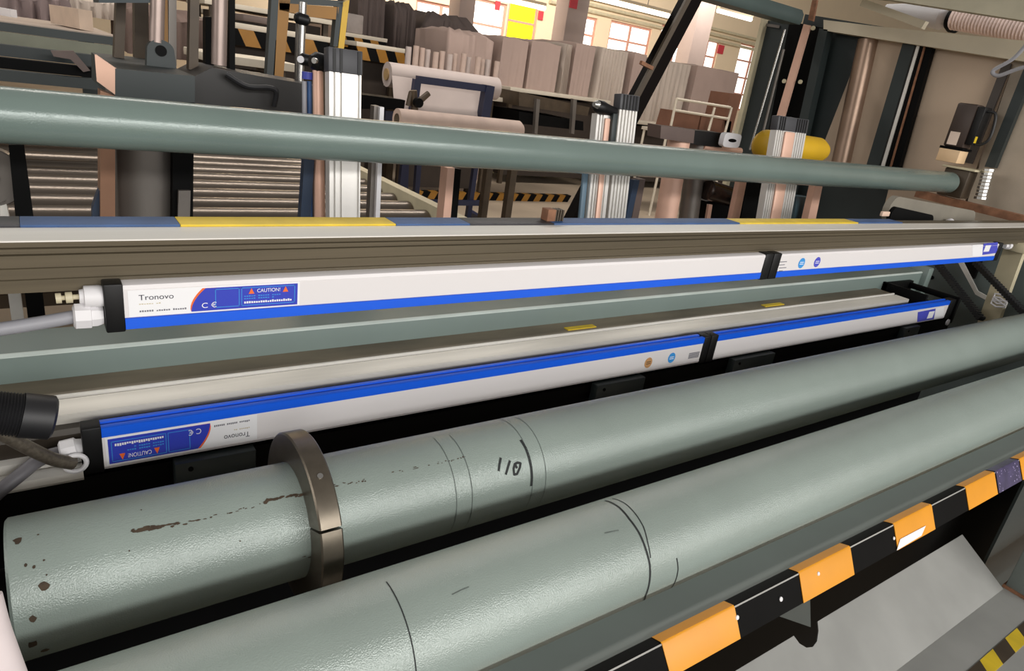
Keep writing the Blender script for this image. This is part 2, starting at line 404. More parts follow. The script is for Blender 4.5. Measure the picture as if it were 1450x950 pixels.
# worn dark streak along roller one
def streak(t, pixels, m, name):
    bm = NB()
    for (x0, y0, x1, y1, n, sz) in pixels:
        for k in range(n):
            u = random.random(); x, a = on_cyl(x0 + (x1 - x0) * u, y0 + (y1 - y0) * u + random.uniform(-2, 2), C1[0], C1[1], RR)
            blob_on_cyl(bm, C1[0], C1[1], RR, x, a, sz * random.uniform(0.8, 3.0), sz * random.uniform(0.5, 1.0))
    obj(name, bm, m, t, kind='stuff')
streak(r1, [(188, 752, 222, 746, 22, 0.0022), (225, 747, 252, 742, 10, 0.0016), (258, 742, 300, 732, 7, 0.0012), (300, 731, 370, 714, 12, 0.0009), (376, 710, 428, 700, 26, 0.0020), (470, 688, 520, 680, 14, 0.0009), (545, 671, 660, 647, 22, 0.0009), (425, 790, 450, 786, 3, 0.0014)], M_rust, 'worn_streak')
bm = NB()
for (px, py, s) in ((25, 766, 0.007), (62, 830, 0.0085), (46, 876, 0.006), (54, 757, 0.0018), (62, 793, 0.002), (66, 814, 0.0015), (36, 800, 0.003), (48, 803, 0.003), (45, 912, 0.008), (65, 920, 0.007), (200, 722, 0.0018), (340, 766, 0.0018), (183, 780, 0.0015)):
    x, a = on_cyl(px, py, C1[0], C1[1], RR); blob_on_cyl(bm, C1[0], C1[1], RR, max(x, XL1 + 0.006), a, s * 0.55, s * 0.6)
obj('rust_spot', bm, M_rust, r1, kind='stuff')
bm = NB(); x0, a0 = on_cyl(250, 738, C1[0], C1[1], RR)

# split steel collar clamped on roller one
cx0 = on_cyl(440, 765, C1[0], C1[1], RR)[0]; cth = 0.026; CR = 0.1065
col = thing('shaft_collar', 'split bare steel collar clamped round the rear roller', 'collar', (cx0 + cth / 2, C1[0], C1[1] - CR))
def half_ring(a0, a1):
    bm = NB(); n = 60; R0 = RR + 0.0006; b = 0.0018
    prof = [(0, R0), (0, CR - b), (b, CR), (cth - b, CR), (cth, CR - b), (cth, R0)]
    rings = []
    for i in range(n + 1):
        a = math.radians(a0 + (a1 - a0) * i / n)
        rings.append([bm.verts.new(cyl_pt(C1[0], C1[1], r, cx0 + s, a)) for s, r in prof])
    for A, B in zip(rings, rings[1:]):
        for k in range(len(prof)):
            j = (k + 1) % len(prof); bm.faces.new((A[k], A[j], B[j], B[k]))
    bm.faces.new(rings[0]); bm.faces.new(rings[-1][::-1]); return bm
SPL = 27.0
obj('collar_half', half_ring(SPL + 0.9, SPL + 179.1), M_brownsteel, col); obj('collar_half', half_ring(SPL - 179.1, SPL - 0.9), M_brownsteel, col)
bm = NB(); p = cyl_pt(C1[0], C1[1], CR, cx0 + cth * 0.5, math.radians(60)); d = (p - Vector((p.x, C1[0], C1[1]))).normalized()
add_cyl(bm, p - d * 0.002, p + d * 0.0012, 0.0034, seg=14); obj('set_screw', bm, M_steel, col)

# bearing blocks beyond the left ends of the rollers, and side frames
bm = NB(); add_box(bm, -0.20, -0.078, 0.57, 0.80, -0.75, -0.475, 0.012)
t = thing('bearing_block', 'grey bearing block at the left end of the rear roller', 'bearing', (-0.16, 0.68, -0.75)); obj('block', bm, M_dark, t)
bm = NB(); add_lathe(bm, (-0.078, C1[0], C1[1]), (1, 0, 0), [(0, 0.06), (0.006, 0.056), (0.008, 0.035)], 32); obj('bearing_cap', bm, M_dark, t)

# ================================================================== FRONT GUARD RAIL
rail = thing('guard_rail', 'black angle guard rail with amber warning tape patches, in front of the rollers', 'guard rail', (1.3, 0.32, -0.59))
F0 = (0.3405, -0.5556); F1 = (0.326, -0.551); F2 = (0.308, -0.586)      # back edge, fold and lower edge of the angle bar
def on_face(px, py, lift=0.0):
    d = ray(px, py); n = Vector((0, F2[1] - F1[1], -(F2[0] - F1[0]))); n.normalize()
    if n.y > 0: n = -n
    p = d * (n.dot(Vector((0, F1[0], F1[1]))) / n.dot(d)); return p + n * lift, n
prof = [F0, (F1[0] + 0.003, F1[1] - 0.0008), (F1[0] + 0.0005, F1[1] - 0.0006), (F1[0] - 0.001, F1[1] - 0.003), F2, (F2[0] + 0.0035, F2[1] - 0.0015), (F1[0] + 0.004, F1[1] - 0.006), (F0[0], F0[1] - 0.004)]
bm = NB(); prism_x(bm, prof, -0.4, 2.9); obj('angle_bar', bm, M_black, rail)
bm = NB(); prism_x(bm, [(F1[0] + 0.0007, F1[1] - 0.0008), (F1[0] + 0.0002, F1[1] - 0.0002), (F1[0] - 0.0006, F1[1] - 0.0022), (F1[0] + 0.0004, F1[1] - 0.0022)], -0.4, 2.9); obj('worn_or_highlit_edge', bm, M_sheet, rail, label='rubbed pale line along the fold')
def wrap_patch(xa, xb, m, name, label=None, tear=0.0):
    """tape folded over the angle bar; tear slants its left lower corner"""
    e = 0.0009; bm = NB()
    prof = [(F0[0] - 0.0005, F0[1] + e), (F1[0] + 0.0015, F1[1] + e), (F1[0] - e, F1[1] - 0.0005), (F2[0] - e, F2[1] + 0.0008)]
    inn = [(p[0] + 0.0006, p[1] - 0.0006) for p in prof]
    n = 4; A = [bm.verts.new((xa + (tear if i == 3 else 0), p[0], p[1])) for i, p in enumerate(prof)]; B = [bm.verts.new((xb + (tear * 0.4 if i == 3 else 0), p[0], p[1])) for i, p in enumerate(prof)]
    C = [bm.verts.new((xa + (tear if i == 3 else 0), p[0], p[1])) for i, p in enumerate(inn)]; D = [bm.verts.new((xb + (tear * 0.4 if i == 3 else 0), p[0], p[1])) for i, p in enumerate(inn)]
    for i in range(n - 1):
        bm.faces.new((A[i], A[i + 1], B[i + 1], B[i])); bm.faces.new((C[i + 1], C[i], D[i], D[i + 1]))
        bm.faces.new((A[i + 1], A[i], C[i], C[i + 1])); bm.faces.new((B[i], B[i + 1], D[i + 1], D[i]))
    bm.faces.new((A[0], B[0], D[0], C[0])); bm.faces.new((B[3], A[3], C[3], D[3]))
    return obj(name, bm, m, rail, label=label)
wrap_patch(0.515, 0.640, M_yelw, 'tape_patch', None, 0.006); wrap_patch(0.774, 0.899, M_yelw, 'tape_patch')
wrap_patch(1.023, 1.146, M_yelw, 'tape_patch'); wrap_patch(1.272, 1.393, M_yelw, 'tape_patch')
wrap_patch(1.399, 1.505, M_purple, 'violet_patch', 'dark violet scuffed patch'); wrap_patch(1.511, 1.63, M_yelw, 'tape_patch')
bm = NB(); P = [on_face(q[0], q[1], 0.0016)[0] for q in ((1268, 779), (1273, 763), (1309, 744), (1303, 758))]; n_ = on_face(1268, 779)[1]
add_prism(bm, P, n_ * 0.0005); obj('torn_scrap', bm, M_stickwhite, rail, label='torn white scrap of paper')
for (px, py, r) in ((1105, 848, 0.0032), (1043, 874, 0.0030), (1158, 812, 0.0028), (1265, 762, 0.0026)):
    p, n_ = on_face(px, py, 0.0008); bm = NB(); add_lathe(bm, p, n_, [(0, r), (0.0008, r * 0.9), (0.0014, r * 0.4)], 14); obj('rivet', bm, M_nylon, rail)
bm = NB()
for i in range(40):
    x = random.uniform(1.40, 1.50); u = random.random(); p = Vector((x, F1[0] + (F2[0] - F1[0]) * u, F1[1] + (F2[1] - F1[1]) * u)) + n_ * 0.0013
    q = random.uniform(0.0006, 0.002); a_, b_ = frame_of(n_); bm.faces.new([bm.verts.new(p + a_ * math.cos(k * 1.05) * q + b_ * math.sin(k * 1.05) * q * random.uniform(.5, 1)) for k in range(6)])
obj('scuff', bm, mat('lilac_scuff', rgb(150, 140, 180), 0.6), rail, kind='stuff')
# flat grey cover plate between the rail and the front roller
bm = NB(); prism_x(bm, [(0.342, -0.5575), (0.3925, -0.5650), (0.3925, -0.5675), (0.342, -0.5600)], -0.4, 2.9)
single('cover_plate', bm, M_grey, 'plain grey plate strip between the front roller and the guard rail', 'plate')

# ------------------------------------------------------------------ sheet tray below the rail
rt_, rb_ = 0.9, 0.9215
yt, zt = 0.387, -0.8125; yb, zb = 0.2795, -0.878; XE = 1.634
tray = thing('sloping_tray', 'sloping galvanised sheet tray with a notch, below the guard rail', 'tray', (1.0, 0.3, -0.89))
bm = NB(); pr = [at(1060, 938, y=yt)]; 
def on_sheet(px, py):
    # intersection of the ray with the sloping sheet plane
    d = ray(px, py); n = Vector((0, -(zt - zb), yt - yb)); return d * (n.dot(Vector((0, yt, zt))) / n.dot(d))
outline = [Vector((-0.3, yb, zb)), Vector((XE, yb, zb)), Vector((XE, yt, zt))]
edge = [on_sheet(*p) for p in ((1158, 880), (1159, 893), (1157, 908), (1151, 916), (1142, 917), (1132, 911), (1124, 900))]
outline += edge + [Vector((edge[-1].x - 0.004, yt, zt)), Vector((-0.3, yt, zt))]
outline[3] = Vector((edge[0].x, yt, zt))
nn = Vector((0, zt - zb, -(yt - yb))).normalized() * 0.002
add_prism(bm, outline, nn); obj('sheet', bm, M_sheet, tray)
bm = NB(); add_box(bm, -0.3, 2.6, 0.150, yb + 0.001, zb - 0.004, zb - 0.0005); 
led = thing('step_ledge', 'flat grey step ledge edged with yellow and black hazard stripes', 'ledge', (1.1, 0.2, zb - 0.05)); obj('ledge_plate', bm, M_sheet, led)
bm = NB(); add_box(bm, -0.3, 2.6, 0.153, 0.168, zb - 0.05, zb - 0.004); obj('lip', bm, M_blackm, led)
y0s, y1s = 0.187, 0.2135
k = 0; xx = -0.3
while xx < 2.5:
    bm = NB(); add_prism(bm, [Vector((xx, y0s, zb - 0.0003)), Vector((xx + 0.058, y0s, zb - 0.0003)), Vector((xx + 0.082, y1s, zb - 0.0003)), Vector((xx + 0.024, y1s, zb - 0.0003))], Vector((0, 0, 0.0008)))
    obj('hazard_stripe', bm, M_yel if k % 2 == 0 else M_brown, led); k += 1; xx += 0.058
t = thing('support_stanchion', 'grey square steel leg standing on the step ledge at the right', 'leg', (1.675, 0.25, zb))
bm = NB(); add_box(bm, 1.644, 1.70, 0.225, 0.281, zb, -0.66, 0.002); obj('leg_tube', bm, M_grey, t)
bm = NB(); add_box(bm, 1.640, 1.704, 0.221, 0.285, zb, zb + 0.006); obj('foot_plate', bm, M_rustbeam, t)
# gusset plates reaching from the rail down into the tray notch
gs = thing('gusset_plate', 'dark triangular gusset under the rail, above the tray notch', 'bracket', at(1147, 888, y=0.335))
bm = NB(); slab(bm, [(1096, 870), (1147, 840), (1148, 888)], 0.005, y=0.329); obj('web', bm, mat('gusset_paint', rgb(66, 72, 70), 0.5), gs)
# dark machine bed behind
bm = NB(); add_box(bm, -0.6, 2.97, 0.46, 1.30, -1.18, -1.15)
single('bed_pan', bm, M_blackm, 'black pan at the bottom of the machine bed, under the rollers', 'pan')
bm = NB(); add_box(bm, -0.6, 3.0, 0.455, 0.460, -1.45, -0.78)
single('bed_skirt', bm, M_blackm, 'black skirt plate below the front roller', 'plate')
bm = NB(); add_box(bm, 1.80, 2.60, 0.36, 0.366, -1.3, -0.70)
single('dark_cover_plate', bm, M_dark, 'dark green-grey cover plate beyond the right end of the tray', 'plate')

# ================================================================== UPPER CROSS BEAM
YB = 0.870; ZT = -0.243
beam = thing('cross_beam', 'brushed aluminium cross beam painted with a brown reflection, with yellow and navy tape along its top', 'beam', (1.4, 0.92, -0.302))
g = 0.004
prof = [(YB, ZT), (YB, -0.2455), (YB + g, -0.2465), (YB + g, -0.2500), (YB, -0.2510), (YB, -0.2540), (YB + g, -0.2550), (YB + g, -0.2575), (YB, -0.2585), (YB, -0.272), (YB + 0.0012, -0.2725), (YB, -0.2735), (YB, -0.285), (YB + 0.0012, -0.2855), (YB, -0.2865), (YB, -0.301), (0.968, -0.301), (0.968, ZT)]
bm = NB(); prism_x(bm, prof, -0.6, 3.12); obj('extrusion', bm, M_brownalu, beam)
bm = NB(); add_box(bm, -0.6, 3.05, YB - 0.0008, 0.926, ZT, ZT + 0.0016); obj('silver_edge', bm, M_alu, beam, label='silver strip along the front top edge')
def ttape(p0, p1, m, name):
    a = at(p0, 318, z=ZT + 0.004).x; b = at(p1, 318, z=ZT + 0.004).x
    bm = NB(); add_box(bm, a, b, 0.9265, 0.968, ZT, ZT + 0.0045, 0.0008); obj(name, bm, m, beam)
ttape(-40, 28, M_dtape, 'dark_tape'); ttape(28, 255, M_btape, 'navy_tape'); ttape(255.3, 562, M_yel, 'yellow_tape'); ttape(562.3, 668, M_btape, 'navy_tape')
ttape(668.3, 788, M_dtape, 'dark_tape'); ttape(788.3, 1055, M_btape, 'navy_tape'); ttape(1055.3, 1226, M_yel, 'yellow_tape'); ttape(1226.3, 1290, M_btape, 'navy_tape')

# ================================================================== STATIC BARS
def seg_bar(label, yfa, z0, z1, x0, x1, capL, capR, blue_low, xs=0.030):
    """one bar: white enamel body, blue emitter strip below (or above), black end caps"""
    t = thing('static_bar', label, 'static bar', ((x0 + x1) / 2, yfa + 0.014, z0))
    bw = 0.0145
    if blue_low:
        wz0, wz1 = z0 + bw, z1
        body = [(yfa + 0.0012, wz0), (yfa, wz0 + 0.001), (yfa, wz1 - 0.006), (yfa - 0.001, wz1 - 0.0055), (yfa + 0.001, wz1 - 0.0008), (yfa + 0.003, wz1), (yfa + 0.022, wz1), (yfa + 0.022, wz0)]
        blue = [(yfa - 0.0012, wz0), (yfa - 0.0012, z0 + 0.001), (yfa + 0.001, z0), (yfa + 0.009, z0), (yfa + 0.010, z0 + 0.006), (yfa + 0.016, z0 + 0.006), (yfa + 0.017, z0), (yfa + 0.022, z0), (yfa + 0.022, wz0)]
    else:
        wz0, wz1 = z0, z1 - bw
        body = [(yfa + 0.0012, wz1), (yfa, wz1 - 0.001), (yfa, wz0 + 0.006), (yfa - 0.001, wz0 + 0.0055), (yfa + 0.001, wz0 + 0.0008), (yfa + 0.003, wz0), (yfa + 0.022, wz0), (yfa + 0.022, wz1)]
        blue = [(yfa - 0.0012, wz1), (yfa - 0.0012, z1 - 0.001), (yfa + 0.001, z1), (yfa + 0.008, z1), (yfa + 0.009, z1 - 0.006), (yfa + 0.015, z1 - 0.006), (yfa + 0.016, z1), (yfa + 0.022, z1), (yfa + 0.022, wz1)]
    bm = NB(); prism_x(bm, body, x0 + capL, x1 - capR); obj('bar_body', bm, M_white, t)
    bm = NB(); prism_x(bm, blue, x0 + capL, x1 - capR); obj('emitter_strip', bm, M_blue, t)
    if capL: bm = NB(); add_box(bm, x0, x0 + capL, yfa - 0.002, yfa + 0.024, z0 - 0.002, z1 + 0.002, 0.002); obj('end_cap', bm, M_plastic, t)
    if capR: bm = NB(); add_box(bm, x1 - capR, x1, yfa - 0.002, yfa + 0.024, z0 - 0.002, z1 + 0.002, 0.002); obj('end_cap', bm, M_plastic, t)
    return t
YU = 0.850; UZ0 = -0.3464; UZ1 = -0.2905
ux = lambda px, py: at(px, py, y=YU).x
uxl, uxs, uxg0, uxgm, uxg1, uxr, uxrc = ux(148, 438), ux(176, 435), ux(1080, 378), ux(1091, 377), ux(1102, 376), ux(1414, 348), ux(1419, 349)
ub1 = seg_bar('upper white static bar, long left half with blue caution sticker and connectors', YU, UZ0, UZ1, uxl, uxgm - 0.0008, uxs - uxl, uxgm - uxg0, True)
ub2 = seg_bar('upper white static bar, right half with two round blue badges', YU, UZ0, UZ1, uxgm + 0.0008, uxrc, uxg1 - uxgm, uxrc - uxr, True)
YL = 0.900; LZ0 = -0.5655; LZ1 = -0.5010
lx = lambda px, py: at(px, py, y=YL).x
lxl, lxs, lxg0, lxgm, lxg1, lxr, lxrc = lx(118, 645), lx(146, 640), lx(993, 498), lx(1002, 496), lx(1012, 494), lx(1337, 448), lx(1345, 447)
lb1 = seg_bar('lower white static bar, long left half with upside-down caution sticker', YL, LZ0, LZ1, lxl, lxgm - 0.0008, lxs - lxl, lxgm - lxg0, False)
lb2 = seg_bar('lower white static bar, plain right half ending in a small purple sticker', YL, LZ0, LZ1, lxgm + 0.0008, lxrc, lxg1 - lxgm, lxrc - lxr, False)

def sticker(parent, pts, y, m, name, label=None, t=0.0004):
    bm = NB(); slab(bm, pts, t, y=y); return obj(name, bm, m, parent, label=label)
def letters(parent, body, x, z, wd, ht, y, m, flip=False, name='lettering'):
    bm = text_bm(body, wd, ht, flip); move(bm, (x, y, z)); return obj(name, bm, m, parent)
def rect(parent, x0, x1, z0, z1, y, m, name):
    bm = NB(); add_box(bm, x0, x1, y, y + 0.0002, z0, z1); return obj(name, bm, m, parent)
def caution_sticker(bar, ya, X, Z, wd, ht, flip, zface0, zface1):
    """the long maker's sticker, laid out upright in a wd x ht box with lower left at X,Z; flip turns it half round"""
    e = 0.0004
    def U(u): return X + (wd - u if flip else u)
    def V(v): return Z + (ht - v if flip else v)
    def poly(pts, m, name, lvl):
        bm = NB(); add_prism(bm, [Vector((U(u), ya - e * lvl, V(v))) for u, v in pts], Vector((0, e * 0.9, 0))); return obj(name, bm, m, bar)
    def lay(body, u, v, tw, th, m, lvl, name='lettering'):
        a = U(u + tw) if flip else U(u); b = V(v + th) if flip else V(v)
        letters(bar, body, a, b, tw, th, ya - e * lvl, m, flip, name)
    poly([(0, 0), (wd, 0), (wd, ht), (0, ht)], M_stickwhite, 'sticker_base', 1)
    b0 = wd * 0.335
    curve = [(b0 + 0.017 * (t / 8) ** 1.9, ht * 0.05 + ht * 0.9 * t / 8) for t in range(9)]
    poly([(p[0] - 0.0035 * (i / 8.0) ** 0.5 , p[1]) for i, p in enumerate(curve)] + [(b0 + 0.03, ht * 0.95), (b0 + 0.03, ht * 0.05)], M_orange, 'orange_edge', 2)
    poly(curve + [(wd * 0.985, ht * 0.95), (wd * 0.985, ht * 0.05)], M_stickblue, 'blue_field', 3)
    lay('Tronovo', wd * 0.055, ht * 0.62, wd * 0.185, ht * 0.20, M_darkprint, 2)
    for (v, u0, n, sp, m, th) in ((0.45, 0.055, 9, 0.013, M_cream, 0.035), (0.16, 0.055, 21, 0.0128, M_greyprint, 0.055)):
        bm = NB()
        for i in range(n):
            u = wd * (u0 + i * sp)
            if i % 7 == 6: continue
            a, c = sorted((U(u), U(u + wd * sp * 0.72))); p, q = sorted((V(ht * v), V(ht * (v + th * random.uniform(0.8, 1.3)))))
            add_box(bm, a, c, ya - e * 1.6, ya - e, p, q)
        obj('small_print', bm, m, bar, kind='stuff')
    lay('C \u20ac', b0 + 0.012, ht * 0.17, wd * 0.085, ht * 0.22, M_stickwhite, 4, 'ce_mark')
    # outline boxes
    for (u0, u1) in ((0.475, 0.615), (0.63, 0.965)):
        bm = NB(); lw = 0.0004
        for (ua, ub, va, vb) in ((u0, u1, 0.16, 0.16), (u0, u1, 0.88, 0.88), (u0, u0, 0.16, 0.88), (u1, u1, 0.16, 0.88)):
            a, c = sorted((U(wd * ua), U(wd * ub))); p, q = sorted((V(ht * va), V(ht * vb)))
            add_box(bm, a - lw, c + lw, ya - e * 3.6, ya - e * 3, p - lw, q + lw)
        obj('print_frame', bm, M_sky, bar)
    lay('CAUTION!', wd * 0.725, ht * 0.67, wd * 0.145, ht * 0.15, M_stickwhite, 4)
    for uc in (0.69, 0.905):
        poly([(wd * (uc - 0.018), ht * 0.63), (wd * (uc + 0.018), ht * 0.63), (wd * uc, ht * 0.86)], M_orange, 'warning_triangle', 4)
    bm = NB(); bm2 = NB()
    for (v, n, B, th) in ((0.52, 16, bm, 0.04), (0.42, 13, bm, 0.04), (0.24, 21, bm2, 0.085)):
        for i in range(n):
            if i % 6 == 5 and B is bm: continue
            u = wd * (0.645 + i * 0.0145)
            a, c = sorted((U(u), U(u + wd * 0.0105))); p, q = sorted((V(ht * v), V(ht * (v + th * random.uniform(0.7, 1.2)))))
            add_box(B, a, c, ya - e * 3.7, ya - e * 3, p, q)
    obj('small_print', bm, M_sky, bar, kind='stuff'); obj('bold_print', bm2, M_stickwhite, bar, kind='stuff')
xa = ux(182, 435); xb = ux(424, 420)
caution_sticker(ub1, YU, xa, UZ0 + 0.0160, xb - xa, 0.0330, False, UZ0, UZ1)
xa = lx(150, 640); xb = lx(364, 600)
caution_sticker(lb1, YL, xa, LZ0 + 0.0062, xb - xa, 0.0420, True, LZ0, LZ1)
def badge(bar, px, py, y, rx, rz, m, name):
    c = at(px, py, y=y); bm = NB()
    pts = [Vector((c.x + rx * math.cos(2 * PI * i / 24), y - 0.0005, c.z + rz * math.sin(2 * PI * i / 24))) for i in range(24)]
    add_prism(bm, pts, Vector((0, 0.0005, 0))); b = obj(name, bm, m, bar)
    bm = NB()
    for dz in (-0.25, 0.1): add_box(bm, c.x - rx * 0.6, c.x + rx * 0.6, y - 0.0008, y - 0.0005, c.z + rz * dz, c.z + rz * (dz + 0.13))
    obj('badge_print', bm, M_stickwhite if m is not M_tan else M_brown, b, label='two lines of tiny print')
    return b
badge(ub2, 1135, 372.5, YU, 0.0125, 0.0125, M_sky, 'round_badge'); badge(ub2, 1157, 371, YU, 0.0125, 0.0125, M_stickpurp, 'round_badge')
for i in range(4):
    p = at(1103, 371 + i * 4.2, y=YU); rect(ub2, p.x, p.x + (0.030, 0.022, 0.028, 0.014)[i], p.z - 0.0009, p.z + 0.0009, YU - 0.0005, M_greyprint, 'print_line')
badge(lb1, 918, 513.5, YL, 0.0115, 0.0125, M_tan, 'round_badge'); badge(lb1, 951, 506.5, YL, 0.0115, 0.0125, M_sky, 'round_badge')
a = at(974, 508, y=YL); b = at(991, 497, y=YL)
for i in range(5):
    z = a.z + (b.z - a.z) * i / 5 * 1.0; rect(lb1, a.x, b.x, z, z + 0.0022, YL - 0.0005, M_greyprint, 'print_line')
def end_sticker(bar, y, white, purp, num, flip):
    sticker(bar, white, y - 0.0005, M_stickwhite, 'white_label', t=0.0005); sticker(bar, purp, y - 0.0008, M_stickpurp, 'purple_label', 'purple-blue end label', t=0.0008)
    a = at(*num[0], y=y - 0.001); b = at(*num[1], y=y - 0.001)
    rect(bar, a.x, b.x, b.z, a.z, y - 0.0012, M_stickwhite, 'print_block')
end_sticker(ub2, YU, [(1377, 347), (1392, 346), (1391, 362), (1377, 363)], [(1393, 345), (1413, 343), (1412, 358), (1391, 361)], ((1396, 347.5), (1400, 356)), False)
end_sticker(lb2, YL, [(1325, 437), (1337, 434.5), (1336, 450), (1323, 452)], [(1300, 442), (1325, 437), (1322, 452), (1299, 456)], ((1316, 441.5), (1320, 450)), True)

# connectors on the upper bar's left end and its grey cable
yc = 0.864
a = at(146, 419, y=yc); b = at(112, 420, y=yc)
bm = NB(); add_lathe(bm, a, b - a, [(0, 0.012), (0.004, 0.013), ((b - a).length * 0.8, 0.0125), ((b - a).length * 0.82, 0.009), ((b - a).length, 0.008)], 20); obj('air_fitting', bm, M_nylon, ub1)
c_ = at(87, 422, y=yc); bm = NB(); add_lathe(bm, b, c_ - b, [(0, 0.003), (0.006, 0.003), (0.0065, 0.0065), (0.013, 0.0065), (0.0135, 0.0028), (0.022, 0.0028), (0.0225, 0.006), ((c_ - b).length, 0.006)], 14); obj('brass_nipple', bm, M_cream, ub1)
a = at(146, 446, y=yc); b = at(107, 448, y=yc)
bm = NB(); add_lathe(bm, a, b - a, [(0, 0.011), (0.006, 0.0135), (0.012, 0.0138), (0.0125, 0.0155), (0.028, 0.0155), (0.030, 0.012), ((b - a).length, 0.010)], 8); obj('cable_gland', bm, M_nylon, ub1)
cb = [at(107, 448, y=yc), at(80, 453, y=yc + .002), at(45, 459, y=yc + .004), at(0, 466, y=yc + .006), at(-60, 474, y=yc + .01)]
bm = NB(); add_tube(bm, smooth_path(cb), 0.0078); single('grey_cable', bm, M_cable, 'grey cable running left from the upper bar\'s white cable gland', 'cable')

# connectors and cables on the lower bar's left end
yc = 0.915
a = at(120, 632, y=yc); b = at(88, 640, y=yc)
bm = NB(); add_lathe(bm, a, b - a, [(0, 0.011), (0.008, 0.013), (0.010, 0.0155), (0.026, 0.0155), (0.028, 0.012), ((b - a).length, 0.010)], 8); obj('cable_gland', bm, M_nylon, lb1)
cb = [at(88, 640, y=yc), at(70, 645, y=yc), at(50, 655, y=yc - .005), at(25, 675, y=yc - .02), at(0, 695, y=yc - .03), at(-40, 730, y=yc - .05)]
bm = NB(); add_tube(bm, smooth_path(cb), 0.0085); single('grey_cable', bm, mat('dull_grey_cable', rgb(112, 110, 114), 0.5), 'dull grey cable curving down left from the lower bar\'s gland', 'cable')
p = at(107, 656, y=0.893); bm = NB()
tor = [p + Vector((0.012 * math.cos(2 * PI * i / 24), 0, 0.012 * math.sin(2 * PI * i / 24))) for i in range(25)]
add_tube(bm, tor, 0.0032, 8); obj('lug_ring', bm, M_nylon, lb1, label='white ring lug')
cb = [at(-40, 590, y=.86), at(0, 612, y=.865), at(40, 634, y=.875), at(75, 650, y=.885), at(104, 656, y=.892)]
bm = NB(); add_tube(bm, smooth_path(cb), 0.0085); single('braided_hose', bm, M_braid, 'thin steel-braided hose running down to the white ring lug', 'hose')
pts = []
p0 = at(-60, 580, y=.86); p1 = at(70, 591, y=.86)
for i in range(57): pts.append(p0 + (p1 - p0) * (i / 56))
bm = NB(); add_tube(bm, pts, 0.0245, 24, 0.045)
cor = thing('corrugated_hose', 'thick black corrugated hose end at the left edge, above the braided hose', 'hose', (p0 + p1) / 2); obj('hose', bm, M_hose, cor)
bm = NB(); d = (p1 - p0).normalized(); add_lathe(bm, p1 - d * 0.028, d, [(0, 0.0262), (0.03, 0.0262), (0.033, 0.022)], 24); obj('end_sleeve', bm, M_hose, cor)
# silver rail under the lower bar's left end
lr = thing('silver_rail', 'short silver aluminium rail under the lower bar\'s cables at the left', 'rail', (-0.2, 0.9, -0.61))
bm = NB(); zr = at(60, 690, y=.895).z
prism_x(bm, [(0.895, zr), (0.893, zr + 0.004), (0.895, zr + 0.013), (0.902, zr + 0.017), (0.910, zr + 0.017), (0.912, zr + 0.010), (0.920, zr + 0.010), (0.922, zr + 0.024), (0.935, zr + 0.028), (0.945, zr + 0.028), (0.945, zr)], -0.6, at(118, 668, y=.895).x); obj('rail_extrusion', bm, M_alu, lr)

# ================================================================== LOWER WEB TABLE (rail, strips, black profile)
bm = NB(); prism_x(bm, [(1.080, -0.4665), (1.083, -0.464), (1.17, -0.464), (1.17, -0.540), (1.083, -0.540), (1.080, -0.537)], -0.6, 2.66)
gr = thing('square_rail', 'grey-green painted square rail between the two static bars', 'rail', (1.0, 1.12, -0.54)); obj('rail_tube', bm, M_rail, gr)
bm = NB(); prism_x(bm, [(1.0793, -0.4685), (1.0793, -0.4663), (1.0828, -0.4633), (1.0850, -0.4633)], -0.6, 2.66); obj('worn_or_highlit_edge', bm, mat('ridge_highlight_paint', rgb(186, 196, 190), 0.4), gr, label='pale front edge, painted highlight')  # pale strip paints a highlight along the rail's front ridge
zs = -0.508
p_right = at(1262, 415, z=zs).x
tb = thing('slotted_profile', 'long silver and brown slotted profile behind the lower static bar', 'profile', (1.0, 0.98, -0.56))
bm = NB(); add_box(bm, -0.6, p_right, 1.022, 1.0795, zs - 0.03, zs + 0.0); obj('brown_strip', bm, M_brownstrip, tb, label='grimy brown strip')
bm = NB(); add_box(bm, -0.6, p_right, 1.0145, 1.0195, zs - 0.002, zs + 0.003); obj('thin_lip', bm, M_alu, tb)
bm = NB(); xl = at(20, 600, z=zs).x; prism_x(bm, [(0.964, zs - 0.001), (0.966, zs), (1.010, zs), (1.010, zs - 0.03), (0.964, zs - 0.03)], xl, p_right); obj('silver_strip', bm, M_silverstrip, tb, label='brushed silver strip')
bm = NB(); add_box(bm, -0.6, p_right, 1.0105, 1.0140, zs - 0.03, zs - 0.012); obj('slot', bm, M_blackm, tb)
bm = NB(); add_box(bm, -0.6, p_right, 0.932, 0.963, zs - 0.045, zs - 0.014); obj('dark_lip', bm, mat('dark_worn_lip', rgb(46, 38, 28), 0.5), tb)
for (px0, px1, y0) in ((788, 830, 457), (1075, 1102, 430)):
    a = at(px0, y0, z=zs + 0.002); b = at(px1, y0 - 3, z=zs + 0.002); bm = NB(); add_box(bm, a.x, b.x, 1.035, 1.05, zs, zs + 0.002); obj('tape_scrap', bm, M_yel, tb, label='torn scrap of yellow tape')
bp = thing('black_profile', 'black mounting profile carrying the lower static bar', 'profile', (1.2, 0.95, -0.78))
bm = NB(); prism_x(bm, [(0.931, -0.548), (0.931, -0.572), (0.905, -0.574), (0.905, -0.592), (0.912, -0.594), (0.912, -0.634), (0.885, -0.637), (0.885, -0.650), (0.915, -0.652), (0.915, -1.15), (1.079, -1.15), (1.079, -0.541), (1.02, -0.541)], -0.6, 2.60); obj('profile_body', bm, M_blackm, bp)
